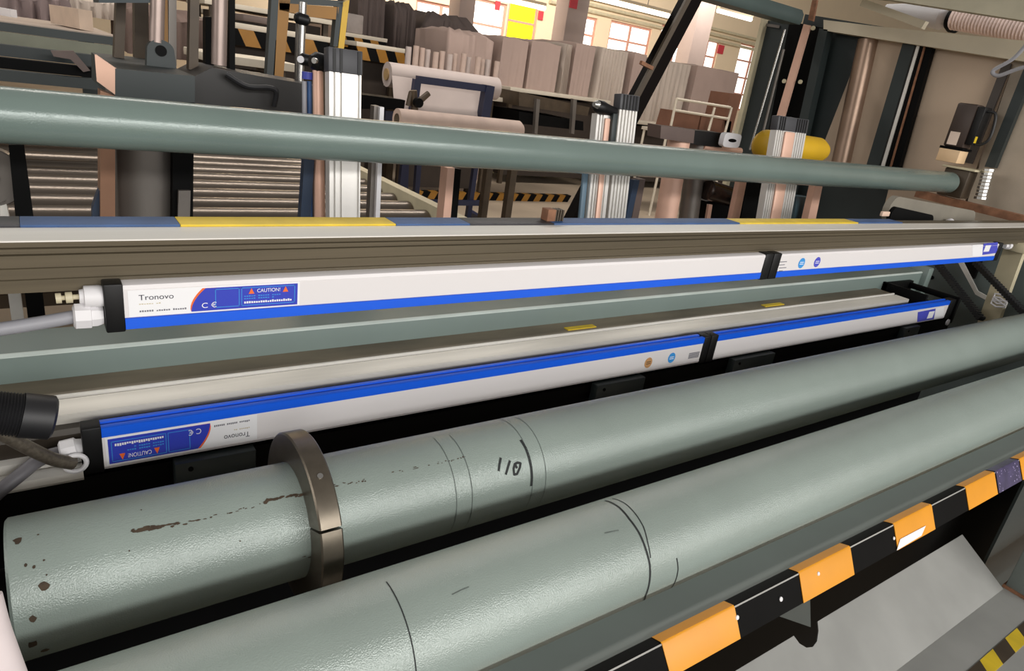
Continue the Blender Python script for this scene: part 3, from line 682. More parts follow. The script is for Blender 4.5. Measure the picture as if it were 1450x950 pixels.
for (q0, q1, yy) in ((246, 362, 640), (846, 914, 540), (1040, 1097, 508), (1280, 1300, 470)):
    a = at(q0, yy, y=.89).x; b = at(q1, yy - (q1 - q0) * 0.17, y=.89).x
    bm = NB(); add_box(bm, a, b, 0.886, 0.906, -0.612, -0.569, 0.002); cl = obj('clamp_block', bm, M_dark, bp)
    p = Vector((a + 0.02, 0.886, -0.580)); bm = NB(); add_cyl(bm, p, p + Vector((0, -0.002, 0)), 0.0035, seg=10); obj('bolt', bm, M_blackm, cl)
# black end bracket at the right end of the profile
eb = thing('end_bracket', 'black looped end bracket at the right end of the lower static bar', 'bracket', (2.55, 0.98, -0.6))
pr_ = [at(1262, 408, z=-0.50), at(1345, 430, z=-0.50)]
bm = NB(); xe = pr_[0].x
add_box(bm, xe, xe + 0.012, 0.93, 1.08, -0.56, -0.486, 0.002); add_box(bm, xe, 2.575, 1.062, 1.078, -0.53, -0.488, 0.002); obj('back_plate', bm, M_blackm, eb)
bm = NB(); add_box(bm, 2.545, 2.560, 0.900, 1.066, -0.512, -0.492, 0.004); obj('arm', bm, M_blackm, eb)
bm = NB(); add_box(bm, 2.545, 2.560, 0.890, 0.906, -0.575, -0.492, 0.004); obj('front_plate', bm, M_blackm, eb)
p = at(1341, 456, y=.888); bm = NB(); add_lathe(bm, p, (0, -1, 0), [(0, 0.011), (0.004, 0.011), (0.006, 0.006)], 16); obj('end_screw', bm, M_nylon, eb)

# ================================================================== RIGHT SIDE FRAME AND TENSIONER
XS = 2.98
bm = NB(); add_box(bm, XS, XS + 0.03, 0.30, 1.30, -1.30, -0.305)
sp = thing('side_plate', 'grey-green side plate of the machine at the right ends of the bars', 'plate', (XS, 0.8, -1.3)); obj('plate', bm, mat('side_plate_paint', rgb(96, 106, 104), 0.5, 0.0, 0.15, 4), sp)
p = at(1320, 393, x=XS - 0.001); bm = NB(); add_cyl(bm, p, p + Vector((-0.004, 0, 0)), 0.008, seg=14); obj('bolt', bm, M_blackm, sp)
# mounting flange where the rail meets the plate
bm = NB(); p = at(1318, 380, x=2.70); add_box(bm, 2.66, 2.70, 1.06, 1.19, -0.56, -0.445, 0.006); obj('rail_flange', bm, M_rail, gr)
xt = 2.80
for (a, b, lab) in (((1322, 366), (1390, 452), 'black toothed tension strap slanting down, left of the cream post'), ((1382, 372), (1462, 455), 'black toothed tension strap slanting across the cream post')):
    P, Q = at(*a, x=xt), at(*b, x=xt - 0.1)
    t = thing('tension_strap', lab, 'strap', Q)
    bm = NB(); add_bar(bm, P, Q, 0.012, 0.030, (1, 0, 0)); obj('strap', bm, M_hose, t)
    bm = NB(); d = (Q - P); n = 26
    for i in range(n):
        c = P + d * ((i + 0.5) / n); add_bar(bm, c - d * (0.25 / n), c + d * (0.25 / n), 0.018, 0.031, (1, 0, 0))
    obj('tooth', bm, M_hose, t, kind='stuff')
P = at(1438, 352, x=2.86); Q = at(1402, 452, x=2.86)
t = thing('cream_post', 'cream painted flat post at the right edge behind the straps', 'post', Q)
bm = NB(); add_bar(bm, P + (P - Q) * 0.05, Q + (Q - P) * 0.5, 0.03, 0.062, (0, 1, 0.0)); obj('post_bar', bm, M_cream, t)
c = at(1422, 428, x=2.83); bm = NB()
for k in range(3):
    add_tube(bm, [c + Vector((0.0, 0.05 * math.cos(u * PI / 5 - PI / 2) - 0.01, 0.012 * k - 0.012 + 0.012 * math.sin(u * 1.2))) for u in range(6)], 0.0035, 6)
obj('wire_tie', bm, M_nylon, t, label='white wire tie')
P = at(1442, 352, x=2.80); bm = NB(); add_box(bm, 2.78, 2.90, P.y - 0.03, P.y + 0.03, P.z - 0.012, P.z + 0.02, 0.004); obj('top_bracket', bm, M_cream, t)
bm = NB(); p = at(1422, 348, x=2.72); add_lathe(bm, p, (1, 0, 0), [(0, 0.008), (0.02, 0.008), (0.021, 0.013), (0.04, 0.013)], 12); obj('pipe_elbow', bm, M_nylon, t)
bm = NB(); slab(bm, [(1355, 369), (1362, 368), (1384, 412), (1404, 423), (1402, 428), (1381, 417)], 0.01, x=2.93)
obj('wire_guide', bm, M_alu, sp, label='thin bent pale rod')
bm = NB(); slab(bm, [(1362, 366), (1392, 362), (1378, 395), (1374, 394)], 0.02, x=2.94); obj('recess', bm, M_blackm, sp, label='black slot in the plate')

# ================================================================== UPPER PIPE
PE = -7.28; PD = 1.26; PR = PD * math.sin(math.radians(1.83)); PY, PZ = PD * math.cos(math.radians(PE)), PD * math.sin(math.radians(PE))
px1 = 3.02
pipe = thing('guide_pipe', 'long grey-green guide pipe crossing in front of the aluminium posts', 'pipe', (1.3, PY, PZ - PR))
bm = NB(); add_lathe(bm, (-0.9, PY, PZ), (1, 0, 0), [(0, PR - 0.002), (0.002, PR), (px1 + 0.9 - 0.012, PR), (px1 + 0.9 - 0.003, PR - 0.004), (px1 + 0.9, PR - 0.012)], 64); obj('pipe_tube', bm, M_pipe, pipe)
bm = NB(); add_cyl(bm, (px1, PY, PZ), (px1 + 0.12, PY, PZ), 0.018, seg=20); obj('journal', bm, M_brown, pipe)
bk = thing('pipe_bracket', 'grimy bearing bracket holding the right end of the guide pipe', 'bracket', (3.1, PY, PZ - 0.06))
bm = NB(); add_box(bm, px1 + 0.03, px1 + 0.11, PY - 0.045, PY + 0.05, PZ - 0.055, PZ + 0.055, 0.006); obj('bearing_body', bm, M_brown, bk)
bm = NB(); add_box(bm, px1 + 0.02, px1 + 0.16, PY - 0.065, PY + 0.06, PZ + 0.055, PZ + 0.063, 0.002); obj('top_plate', bm, M_cream, bk)
bm = NB()
a = at(1400, 238, x=3.10); b = at(1388, 282, x=3.10)
for i in range(9):
    c = b + (a - b) * (i / 9); add_cyl(bm, c, c + (a - b) * (0.75 / 9), 0.022 * random.uniform(0.85, 1.1), seg=9)
obj('foil_wrap', bm, M_steel, bk, label='crumpled silver foil wrap')
# servo motor on its gearbox
mb = at(1333, 207, x=3.06); 
mo = thing('servo_motor', 'dark brown servo motor standing on a cream flange above the pipe end', 'motor', mb, (0, 0, 0))
w0 = 0.085; hh = 0.172
bm = NB(); add_box(bm, -0.01, w0 - 0.02, -w0 * 0.95, 0.0, -0.055, -0.006, 0.002); obj('flange', bm, mat('cream_casting', rgb(222, 190, 150), 0.5), mo, local=True)
bm = NB(); add_box(bm, -0.006, w0 - 0.006, -w0, 0.004, -0.006, 0.004, 0.001); obj('flange_plate', bm, M_black, mo, local=True)
bm = NB(); add_box(bm, 0, w0 - 0.012, -w0 + 0.006, -0.002, 0.004, hh, 0.008); obj('motor_body', bm, mat('dark_brown_motor', rgb(66, 54, 48), 0.45, 0.2), mo, local=True)
bm = NB(); add_box(bm, 0.004, w0 - 0.016, -w0 - 0.022, -w0 + 0.006, 0.02, hh - 0.006, 0.004); obj('terminal_box', bm, M_plastic, mo, local=True)
bm = NB(); add_box(bm, -0.0012, 0.0, -w0 * 0.62, -w0 * 0.18, 0.012, 0.062); obj('rating_plate', bm, mat('pink_label', rgb(226, 206, 190), 0.5), mo, local=True, label='pale rating plate')
bm = NB(); add_tube(bm, smooth_path([(0.03, -w0 - 0.02, hh - 0.02), (0.03, -w0 - 0.055, hh - 0.03), (0.03, -w0 - 0.065, 0.06), (0.03, -w0 - 0.045, 0.03), (0.03, -w0 - 0.02, 0.025)]), 0.0055, 10); obj('looped_cable', bm, M_hose, mo, local=True)
bm = NB(); add_box(bm, 0.01, 0.03, -w0 - 0.0228, -w0 - 0.022, 0.03, 0.055); obj('warning_label', bm, M_yel, mo, local=True)
# rusty angle iron running towards the viewer
P = at(1300, 274, x=3.06); Q = at(1456, 312, x=3.06)
bm = NB(); add_bar(bm, P, Q + (Q - P) * 0.3, 0.05, 0.028); single('angle_iron', bm, M_rustbeam, 'rusty brown angle iron under the pipe end, running towards the right edge', 'beam')
# link lever
lv = thing('link_lever', 'grey rounded link lever with a ball knob, on the right end of the cross beam', 'lever', at(1310, 320, y=1.02))
def capsule_px(p, q, r, n=10):
    a = at(*p, y=1.02); b = at(*q, y=1.02); d = (b - a).normalized(); u = Vector((-d.z, 0, d.x)); out = []
    for i in range(n + 1): t = PI / 2 + PI * i / n; out.append(a + d * math.cos(t) * r + u * math.sin(t) * r)
    for i in range(n + 1): t = -PI / 2 + PI * i / n; out.append(b + d * math.cos(t) * r + u * math.sin(t) * r)
    return out
bm = NB(); add_prism(bm, capsule_px((1268, 297), (1372, 314), 0.040), Vector((0, 0.02, 0))); obj('lever_plate', bm, mat('lever_grey', rgb(132, 126, 114), 0.5, 0.1), lv)
bm = NB(); add_prism(bm, [p + Vector((0, -0.012, 0)) for p in capsule_px((1262, 304), (1310, 314), 0.026)], Vector((0, 0.012, 0))); obj('black_slide', bm, M_blackm, lv)
p = at(1254, 303, y=1.0); bm = NB(); add_box(bm, p.x - 0.02, p.x + 0.022, 0.998, 1.007, p.z - 0.007, p.z + 0.007, 0.002); obj('glint_plate', bm, mat('pale_pink_glint', rgb(220, 190, 170), 0.4), lv, label='pale pink painted glint')  # small pale plate stands for the glint in the dark opening
p = at(1345, 315, y=1.0); bm = NB(); bmesh.ops.create_uvsphere(bm, u_segments=16, v_segments=10, radius=0.014, matrix=Matrix.Translation(p)); obj('ball_knob', bm, M_nylon, lv)

# ================================================================== RIGHT ENCLOSURE (beyond the side plate)
XW = 3.22
enc = thing('panel_enclosure', 'beige panelled machine enclosure with dark upright strips at the right', 'enclosure', (XW, 1.6, FL))
def panel(pts, x, t, m, name, label=None):
    bm = NB(); slab(bm, pts, t, x=x); return obj(name, bm, m, enc, label=label)
panel([(1230, 40), (1286, 45), (1236, 245), (1150, 245)], XW + 0.02, 0.02, M_beige, 'panel')
panel([(1140, 20), (1252, 38), (1176, 250), (1080, 250)], XW + 0.03, 0.02, M_dark, 'dark_panel', 'dark green-grey panel beside the frame post')
panel([(1314, 50), (1440, 75), (1350, 330), (1250, 300)], XW + 0.02, 0.02, M_beige, 'panel')
panel([(1440, 75), (1560, 95), (1500, 340), (1355, 330)], XW + 0.02, 0.02, mat('grey_beige_panel', rgb(182, 168, 150), 0.5, 0.0), 'panel')
bm = NB(); a = at(1236, 100, x=XW + 0.02); 
# rounded bar built to stand for a warm reflection on the left panel
a = at(1230, 56, x=XW + 0.015); b = at(1189, 240, x=XW + 0.015)
bm = NB(); add_cyl(bm, a, b, 0.045, seg=20); obj('reflection_rib', bm, mat('warm_reflection_steel', rgb(150, 126, 108), 0.35, 0.5), enc)
panel([(1280, 55), (1297, 58), (1240, 250), (1222, 250)], XW - 0.02, 0.03, M_dark, 'upright_strip', 'dark grey upright strip')
panel([(1300, 58), (1304, 58), (1248, 250), (1243, 250)], XW - 0.025, 0.03, M_alu, 'upright_strip', 'bright metal upright strip')
panel([(1303, 58), (1322, 62), (1268, 255), (1249, 250)], XW - 0.02, 0.03, M_blackm, 'upright_strip', 'black double upright strip')
bm = NB(); slab(bm, [(1310, 58), (1312, 58), (1257, 252), (1255, 252)], 0.008, x=XW - 0.028); obj('upright_seam', bm, M_rustbeam, enc)
panel([(1432, 85), (1470, 90), (1402, 240), (1392, 238)], XW - 0.02, 0.03, M_dark, 'upright_strip', 'dark slanting upright strip right of the motor') if False else panel([(1450, 96), (1464, 100), (1408, 238), (1394, 236)], XW - 0.02, 0.03, M_dark, 'upright_strip', 'dark upright strip right of the motor')
panel([(1420, 88), (1432, 90), (1376, 232), (1366, 230)], XW - 0.005, 0.012, mat('shadow_groove', rgb(70, 64, 60), 0.6), 'panel_joint')
panel([(1010, 400), (1480, 400), (1460, 250), (1400, 232), (1250, 232), (1050, 232)], XW + 0.05, 0.02, M_dark, 'base_panel', 'dark base panel behind the pipe')
# top beams of the enclosure
panel([(1166, 28), (1240, 37), (1454, 58), (1560, 70), (1560, 112), (1450, 87), (1166, 43)], XW - 0.06, 0.08, M_beam, 'top_beam', 'beige horizontal top beam')
panel([(1140, -14), (1250, -2), (1456, 30), (1600, 52), (1600, -60), (1140, -60)], XW - 0.30, 0.06, mat('roof_panel', rgb(176, 170, 148), 0.5), 'roof_panel', 'olive-grey panel overhead')
a = at(1222, 4, x=XW - 0.1); b = at(1310, 36, x=XW - 0.1); bm = NB(); add_bar(bm, a, b, 0.03, 0.03); obj('diagonal_brace', bm, M_beam, enc)
# white corrugated duct and lamp seen through the gap
pts = [at(1352, 24, x=3.5) + (at(1500, 48, x=3.5) - at(1352, 24, x=3.5)) * (i / 60) for i in range(61)]
bm = NB(); add_tube(bm, pts, 0.052, 18, 0.05); single('flexible_duct', bm, mat('pale_pink_duct', rgb(236, 214, 206), 0.6), 'pale ribbed flexible duct in the gap above the beige top beam', 'duct')
a = at(1255, 12, x=3.6); b = at(1345, 26, x=3.6)
bm = NB(); add_lathe(bm, a, b - a, [(0, 0.02), ((b - a).length * .6, 0.05), ((b - a).length * .9, 0.055), ((b - a).length, 0.03)], 20); 
lt = thing('duct_cone', 'white tapering duct cone with a black clamp, left of the ribbed duct', 'duct', a); obj('cone', bm, M_nylon, lt)
bm = NB(); add_lathe(bm, b, (b - a), [(0, 0.045), (0.02, 0.058), (0.045, 0.058), (0.05, 0.04)], 20); obj('clamp_band', bm, M_blackm, lt)
# hanging pipe hook
bm = NB(); P = [at(1460, 55, x=3.0), at(1436, 82, x=3.0), at(1409, 98, x=3.0), at(1406, 104, x=3.0), at(1415, 107, x=3.0), at(1440, 98, x=3.0), at(1462, 92, x=3.0)]
add_tube(bm, smooth_path(P), 0.007, 10); single('bent_rod', bm, M_cable, 'pale bent rod hook hanging at the right edge above the motor', 'rod')
# dark upright frame between the hall view and the panels
fp = thing('frame_post', 'dark green-black upright frame post with copper strip and rods', 'post', (XW, 2.3, FL))
def fpanel(pts, x, t, m, name, label=None):
    bm = NB(); slab(bm, pts, t, x=x); return obj(name, bm, m, fp, label=label)
fpanel([(1082, 28), (1150, 38), (1085, 330), (1010, 330)], XW, 0.05, M_dark, 'web_plate')
fpanel([(1078, 26), (1083, 27), (1012, 330), (1006, 330)], XW - 0.03, 0.09, M_cream, 'edge_strip', 'pale edge strip facing the hall')
fpanel([(1118, 30), (1168, 40), (1095, 330), (1060, 330)], XW - 0.03, 0.03, M_blackm, 'channel', 'black channel')
fpanel([(1160, 40), (1172, 42), (1108, 330), (1096, 330)], XW - 0.06, 0.05, M_dark, 'flange')
for (a, b, r, m, nm) in (((1112, 42), (1062, 212), 0.0062, M_steel, 'guide_rod'), ((1110, 70), (1080, 190), 0.007, M_greypole, 'guide_rod')):
    bm = NB(); add_cyl(bm, at(*a, x=XW - 0.06), at(*b, x=XW - 0.06), r, seg=12); obj(nm, bm, m, fp)
bm = NB(); slab(bm, [(1138, 34), (1147, 36), (1110, 166), (1099, 166)], 0.012, x=XW - 0.075); obj('copper_strip', bm, M_copper, fp, label='worn copper-coloured strip')
bm = NB(); slab(bm, [(1150, 0), (1157, 0), (1151, 30), (1144, 28)], 0.012, x=XW - 0.075); obj('rust_strip', bm, M_rustbeam, fp)
for (px, py) in ((1134, 116), (1152, 40), (1111, 115)):
    p = at(px, py, x=XW - 0.075); bm = NB(); add_cyl(bm, p, p + Vector((-0.008, 0, 0)), 0.010, seg=10); obj('bolt', bm, M_cream, fp)
bm = NB(); slab(bm, [(1085, 33), (1104, 36), (1103, 40), (1084, 37)], 0.006, x=XW - 0.01); obj('name_strip', bm, M_greypole, fp)
# dark green top rail
P = at(1000, -2, y=2.25); zt_ = at(1130, 26, y=2.2).z
bm = NB(); zr0 = at(1120, 31, y=2.15).z; zr1 = at(1120, 8, y=2.15).z
prism_x(bm, [(2.15, zr0 + 0.012), (2.158, zr0), (2.25, zr0), (2.25, zr1), (2.165, zr1), (2.15, zr1 - 0.02)], 0.9, at(1138, 22, y=2.15).x)
single('top_rail', bm, mat('green_top_rail', rgb(74, 88, 86), 0.5, 0.0, 0.1, 5), 'dark green top rail running left from the frame post', 'rail')
# diagonal strut
P = at(988, -20, y=1.95); Q = at(893, 160, y=1.92)
t = thing('diagonal_strut', 'dark brown diagonal strut leaning behind the second aluminium post', 'strut', Q)
bm = NB(); add_bar(bm, P, Q + (Q - P) * ((Q.z - FL) / (P.z - Q.z)), 0.05, 0.062, (1, 0, 0.4)); obj('strut_bar', bm, mat('dark_strut', rgb(16, 11, 9), 0.6, spec=0.06), t)
bm = NB(); add_bar(bm, P + Vector((-0.042, -0.03, 0.0)), Q + Vector((-0.042, -0.03, 0)), 0.012, 0.02, (1, 0, 0.4)); obj('edge_trim', bm, M_brown, t)
p = at(916, 90, y=1.83); bm = NB(); add_bar(bm, p + Vector((-0.03, 0, 0.0)), p + Vector((0.03, 0, -0.012)), 0.012, 0.012); obj('wing_nut', bm, M_rustbeam, t)

# ================================================================== ALUMINIUM POSTS
TILT = -math.radians(7.2); BY = 1.36; BZ = -0.34
def prof_bm(w, d, z0, z1, grooves, gw=0.005, gd=0.005):
    """T-slot extrusion: grooves cut into the face towards the viewer (-y)"""
    pts = [(0, d), (0, 0.0)]
    for gx in grooves:
        pts += [(gx - gw / 2, 0), (gx - gw / 2, gd), (gx + gw / 2, gd), (gx + gw / 2, 0)]
    pts += [(w, 0), (w, d)]
    bm = NB(); add_prism(bm, [Vector((p[0], p[1], z0)) for p in pts], Vector((0, 0, z1 - z0))); return bm
zlow = (FL - BZ) / math.cos(TILT)
def post(label, x, w, ztop, cap, grooves, m=M_alup, capm=None):
    t = thing('aluminium_post', label, 'post', (x, BY, BZ), (TILT, 0, 0), 'slotted posts behind the guide pipe')
    obj('extrusion', prof_bm(w, 0.024, zlow, ztop, grooves), m, t, local=True)
    bm = NB(); add_box(bm, -0.002, w + 0.002, -0.002, 0.026, ztop, ztop + cap, 0.002)
    for i in range(3): pass
    c = obj('end_cap', bm, capm or mat('charcoal_cap', rgb(62, 62, 66), 0.5), t, local=True)
    for gx in grooves:
        bm = NB(); add_box(bm, gx - 0.003, gx + 0.003, -0.0035, -0.002, ztop + 0.002, ztop + cap - 0.002); obj('cap_rib', bm, M_plastic, c, local=True)
    return t
def ztop_of(px, py, x):   # height up the tilted post that appears at this pixel
    q = at(px, py, x=x); return math.hypot(q.y - BY, q.z - BZ)
p1 = post('leftmost silver slotted post with a charcoal cap', 0.510, 0.068, ztop_of(461, 100, 0.501), 0.046, [0.010, 0.024, 0.062])
p2 = post('middle silver slotted post with a charcoal cap, beside a copper-toned column', 1.308, 0.066, ztop_of(905, 158, 1.374), 0.040, [0.010, 0.022, 0.034, 0.046, 0.057])
p3 = post('rightmost silver slotted post in front of the yellow drum', 2.012, 0.168, ztop_of(1090, 183, 1.985), 0.045, [0.010, 0.022, 0.034, 0.104, 0.117, 0.130, 0.143, 0.156])
bm = NB(); add_box(bm, 0.042, 0.096, -0.008, -0.0005, zlow, ztop_of(1090, 183, 1.985) - 0.002, 0.004); obj('copper_cover', bm, M_copper, p3, local=True, label='copper-toned cover strip')
# second extrusion beside the middle post
t = thing('copper_toned_post', 'striped silver and copper-toned post joined to the left of the middle post', 'post', (1.236, BY + 0.006, BZ), (TILT, 0, 0))
zz = ztop_of(843, 160, 1.223)
obj('extrusion', prof_bm(0.066, 0.022, zlow, zz, [0.010, 0.020, 0.052]), M_alup, t, local=True)
bm = NB(); add_box(bm, 0.026, 0.044, -0.006, -0.0005, zlow, zz - 0.01, 0.003); obj('copper_cover', bm, M_copper, t, local=True)
bm = NB(); add_box(bm, 0.044, 0.062, -0.014, -0.0005, zz - 0.09, zz + 0.004, 0.003); obj('clamp_tail', bm, M_dark, t, local=True)
bm = NB(); add_lathe(bm, (-0.02, -0.005, zz + 0.018), (1, 0.1, -0.12), [(0, 0.008), (0.012, 0.016), (0.03, 0.018), (0.055, 0.014), (0.085, 0.012)], 16); obj('black_knob', bm, M_plastic, t, local=True)
bm = NB(); add_lathe(bm, (-0.026, -0.012, zz + 0.02), (1, 0.1, 0), [(0, 0.006), (0.012, 0.011), (0.02, 0.008)], 14); obj('chrome_tip', bm, M_steel, t, local=True)
bm = NB(); add_box(bm, -0.020, -0.003, 0.008, 0.018, zlow, 0.19, 0.003); obj('blue_side_strip', bm, mat('blue_grey_strip', rgb(96, 122, 140), 0.5), t, local=True)
# slim uprights by the first post
def upright(pts, y, t, m, name, label, cat='post'):
    P = [at(p[0], p[1], y=y) for p in pts]
    if all(p[1] > 325 for p in pts[2:]): P = P[:3] + [Vector((P[2].x, y, FL)), Vector((P[3].x, y, FL))] + P[3:]
    bm = NB(); add_prism(bm, P, Vector((0, t, 0))); return single(name, bm, m, label, cat)
upright([(538, 152), (544, 152), (537, 330), (531, 330)], 1.40, 0.015, M_nylon, 'white_upright', 'slim white upright right of the leftmost silver post')
upright([(530, 150), (537, 150), (530, 330), (522, 330)], 1.41, 0.02, M_greypole, 'grey_upright', 'slim grey upright tucked behind the slim white one')
t = thing('air_cylinder', 'copper-pink air cylinder left of the leftmost silver post', 'cylinder', at(452, 330, y=1.42))
bm = NB(); add_cyl(bm, at(453, 330, y=1.42), at(450, 100, y=1.46), 0.012, 0.0105, seg=16); obj('barrel', bm, M_copper, t)
bm = NB(); c = at(450, 88, y=1.46); add_lathe(bm, c + Vector((-0.016, 0, 0)), (1, 0, 0), [(0, 0.012), (0.012, 0.02), (0.03, 0.018)], 14); obj('black_head', bm, M_plastic, t)
bm = NB(); q = at(447, 86, y=1.44); add_cyl(bm, q, q + Vector((-0.005, -0.004, 0)), 0.006, seg=10); obj('bright_nut', bm, M_steel, t)
t = thing('hose_bundle', 'thin grey hoses with a blue collar rising left of the air cylinder', 'hose', at(438, 330, y=1.44))
for k, (a, b) in enumerate((((432, 330), (431, 115)), ((440, 330), (438, 115)))):
    bm = NB(); add_cyl(bm, at(*a, y=1.44), at(*b, y=1.47), 0.005, seg=10); obj('hose', bm, M_cable if k == 0 else M_btape, t)
bm = NB(); c = at(435, 112, y=1.47); add_cyl(bm, c, c + Vector((0, 0, 0.014)), 0.011, seg=14); obj('blue_collar', bm, mat('blue_collar', rgb(60, 70, 160), 0.5), t)
upright([(432, 215), (446, 215), (438, 330), (424, 330)], 1.43, 0.02, M_dnavy, 'blue_upright', 'navy blue upright low beside the leftmost silver post')
upright([(447, 225), (462, 225), (458, 330), (443, 330)], 1.47, 0.03, M_brownp, 'brown_upright', 'brown-grey upright between the navy one and the leftmost silver post')

# ---- things between the middle and right posts
t = thing('copper_column', 'round copper-pink column with a brown cap between the middle and right posts', 'column', at(930, 330, y=1.6))
bm = NB(); add_cyl(bm, at(934, 360, y=1.6), at(962, 195, y=1.62), 0.038, seg=28); obj('shaft', bm, M_copper, t)
bm = NB(); add_cyl(bm, at(968, 360, y=1.63), at(990, 195, y=1.65), 0.036, seg=28); obj('grey_shaft', bm, M_greypole, t, label='grey metal twin shaft')
bm = NB(); slab(bm, [(936, 178), (984, 184), (982, 203), (935, 196)], 0.06, y=1.57); obj('cap', bm, M_brownp, t)
t = thing('black_module', 'black block with a white slotted bracket, right of the brown cap', 'bracket', at(1000, 210, y=1.6))
bm = NB(); slab(bm, [(979, 184), (1026, 189), (1022, 209), (977, 204)], 0.06, y=1.6); obj('block', bm, M_plastic, t)
bm = NB(); c = at(1037, 199, y=1.56); e = math.atan2(-0.2, 1)
pts = [c + Vector((0.046 * (abs(math.cos(u)) ** 0.4) * (1 if math.cos(u) > 0 else -1), 0, 0.024 * (abs(math.sin(u)) ** 0.4) * (1 if math.sin(u) > 0 else -1) )) for u in [2 * PI * i / 24 for i in range(24)]]
add_prism(bm, pts, Vector((0, 0.02, 0))); obj('white_bracket', bm, M_nylon, t, label='white rounded bracket')
bm = NB(); pts = [c + Vector((0.022 * math.cos(u), -0.001, 0.006 * math.sin(u))) for u in [2 * PI * i / 16 for i in range(16)]]
add_prism(bm, pts, Vector((0, 0.002, 0))); obj('slot', bm, M_blackm, t)
bm = NB(); a = at(995, 207, y=1.62); b = at(1048, 214, y=1.62); add_cyl(bm, a, b, 0.012, seg=16); obj('copper_bar', bm, M_copper, t)
t = thing('gear_motor', 'black cylindrical gear motor with a bright glint, under the pipe beside the copper column', 'motor', at(1020, 330, y=1.62))
a = at(1000, 268, y=1.6); b = at(1032, 278, y=1.6)
bm = NB(); add_lathe(bm, a, b - a, [(0, 0.03), (0.004, 0.036), ((b - a).length, 0.036), ((b - a).length + 0.01, 0.026)], 28); obj('motor_can', bm, mat('dark_gloss_brown', rgb(44, 34, 30), 0.22, 0.4), t)
bm = NB(); slab(bm, [(1000, 285), (1040, 285), (1032, 340), (1000, 340)], 0.08, y=1.64); obj('housing', bm, M_blackm, t)
bm = NB(); slab(bm, [(1004, 290), (1009, 290), (1002, 335), (997, 335)], 0.01, y=1.60); obj('pink_fin', bm, M_copper, t)
upright([(1048, 254), (1058, 254), (1042, 335), (1031, 335)], 1.52, 0.02, M_copper, 'copper_upright', 'slim copper-pink upright left of the rightmost silver post')
upright([(1058, 254), (1080, 254), (1074, 335), (1045, 335)], 1.60, 0.05, M_blackm, 'black_upright', 'broad black upright between the slim copper one and the rightmost post')
upright([(1156, 258), (1166, 258), (1150, 335), (1138, 335)], 1.60, 0.03, M_copper, 'pink_upright', 'dull pink upright right of the rightmost silver post')
upright([(1128, 278), (1150, 280), (1145, 335), (1122, 335)], 1.66, 0.05, mat('teal_block', rgb(64, 88, 98), 0.5), 'teal_block', 'dark teal block low beside the rightmost silver post', 'block')
upright([(898, 255), (906, 255), (888, 335), (880, 335)], 1.5, 0.02, M_dnavy, 'navy_strip', 'slim navy strip left of the copper-pink column')
upright([(905, 254), (914, 254), (899, 335), (890, 335)], 1.52, 0.03, M_brownp, 'brown_strip', 'slim brown strip touching the copper-pink column')
# yellow drum
a = at(1078, 205, y=1.58); b = at(1164, 214, y=1.58)
t = thing('yellow_drum', 'yellow drum roll behind the rightmost silver post', 'drum', a - Vector((0, 0, 0.06)))
bm = NB(); add_lathe(bm, a, b - a, [(0, 0.03), (0.01, 0.05), (0.02, 0.055), ((b - a).length * 0.9, 0.050), ((b - a).length, 0.035)], 28); obj('drum_shell', bm, M_yellowp, t)
bm = NB(); m_ = (a + b) / 2; add_box(bm, m_.x - .02, m_.x + .02, m_.y + 0.02, m_.y + 0.05, FL, m_.z); obj('drum_stand', bm, M_blackm, t)
bm = NB(); add_cyl(bm, a + (b - a) * 0.9, b + (b - a) * 0.04, 0.012, seg=12); obj('spindle', bm, M_blackm, t)

# brown bracket and small block beyond the beam
t = thing('brown_bracket_post', 'short pink-faced black bracket post under the pipe, right of the slim uprights', 'post', at(640, 330, y=1.7))
xq = at(640, 330, y=1.68).x; bm = NB(); add_box(bm, xq - .03, xq + .03, 1.685, 1.735, FL, at(640, 330, y=1.68).z); obj('lower_post', bm, M_blackm, t)
bm = NB(); slab(bm, [(634, 238), (644, 238), (636, 335), (625, 335)], 0.04, y=1.68); obj('pink_face', bm, M_copper, t)
bm = NB(); slab(bm, [(643, 238), (653, 240), (645, 335), (634, 335)], 0.05, y=1.70); obj('black_side', bm, M_blackm, t)
A = at(777, 297, y=.94); B = at(799, 316, y=.94); m_ = A.x + (B.x - A.x) * 0.45
t = thing('corner_block', 'small brown ribbed corner block standing on the navy tape of the cross beam', 'block', (m_, .94, ZT + 0.0045))
bm = NB(); add_box(bm, A.x, m_, .94, .96, ZT + 0.0045, A.z, 0.001); obj('face', bm, M_rustbeam, t)
bm = NB()
for i in range(4):
    x = m_ + (B.x - m_) * i / 4; add_box(bm, x, x + (B.x - m_) * 0.16, .942, .96, ZT + 0.0045, A.z - 0.001)
obj('ribbed_side', bm, M_brown, t)

# ================================================================== LEFT BACK MACHINE HEAD
hd = thing('winding_machine', 'dark grey winding head box on a metal column at the left, behind the pipe', 'machine', at(210, 320, y=1.55))
bm = NB(); slab(bm, [(163, 97), (276, 108), (276, 145), (163, 145)], 0.48, y=1.50); obj('head_box', bm, M_dark, hd)
bm = NB(); P = [at(163, 97, y=1.5), at(163, 134, y=1.5), at(137, 115, y=1.5), at(134, 77, y=1.5)]
add_prism(bm, P, Vector((0.003, 0.004, 0))); obj('side_flap', bm, mat('copper_flap', rgb(206, 166, 144), 0.4, 0.3), hd, label='copper-toned side flap')
bm = NB(); slab(bm, [(142, 128), (163, 136), (163, 330), (142, 330)], 0.05, y=1.515); obj('copper_edge', bm, mat('dark_copper', rgb(150, 112, 88), 0.4, 0.4), hd, label='copper-toned edge of the column')
ca = at(207, 350, y=1.60); cb_ = at(203, 120, y=1.60)
bm = NB(); add_cyl(bm, ca, cb_, 0.066, seg=36); obj('column', bm, M_greypole, hd)
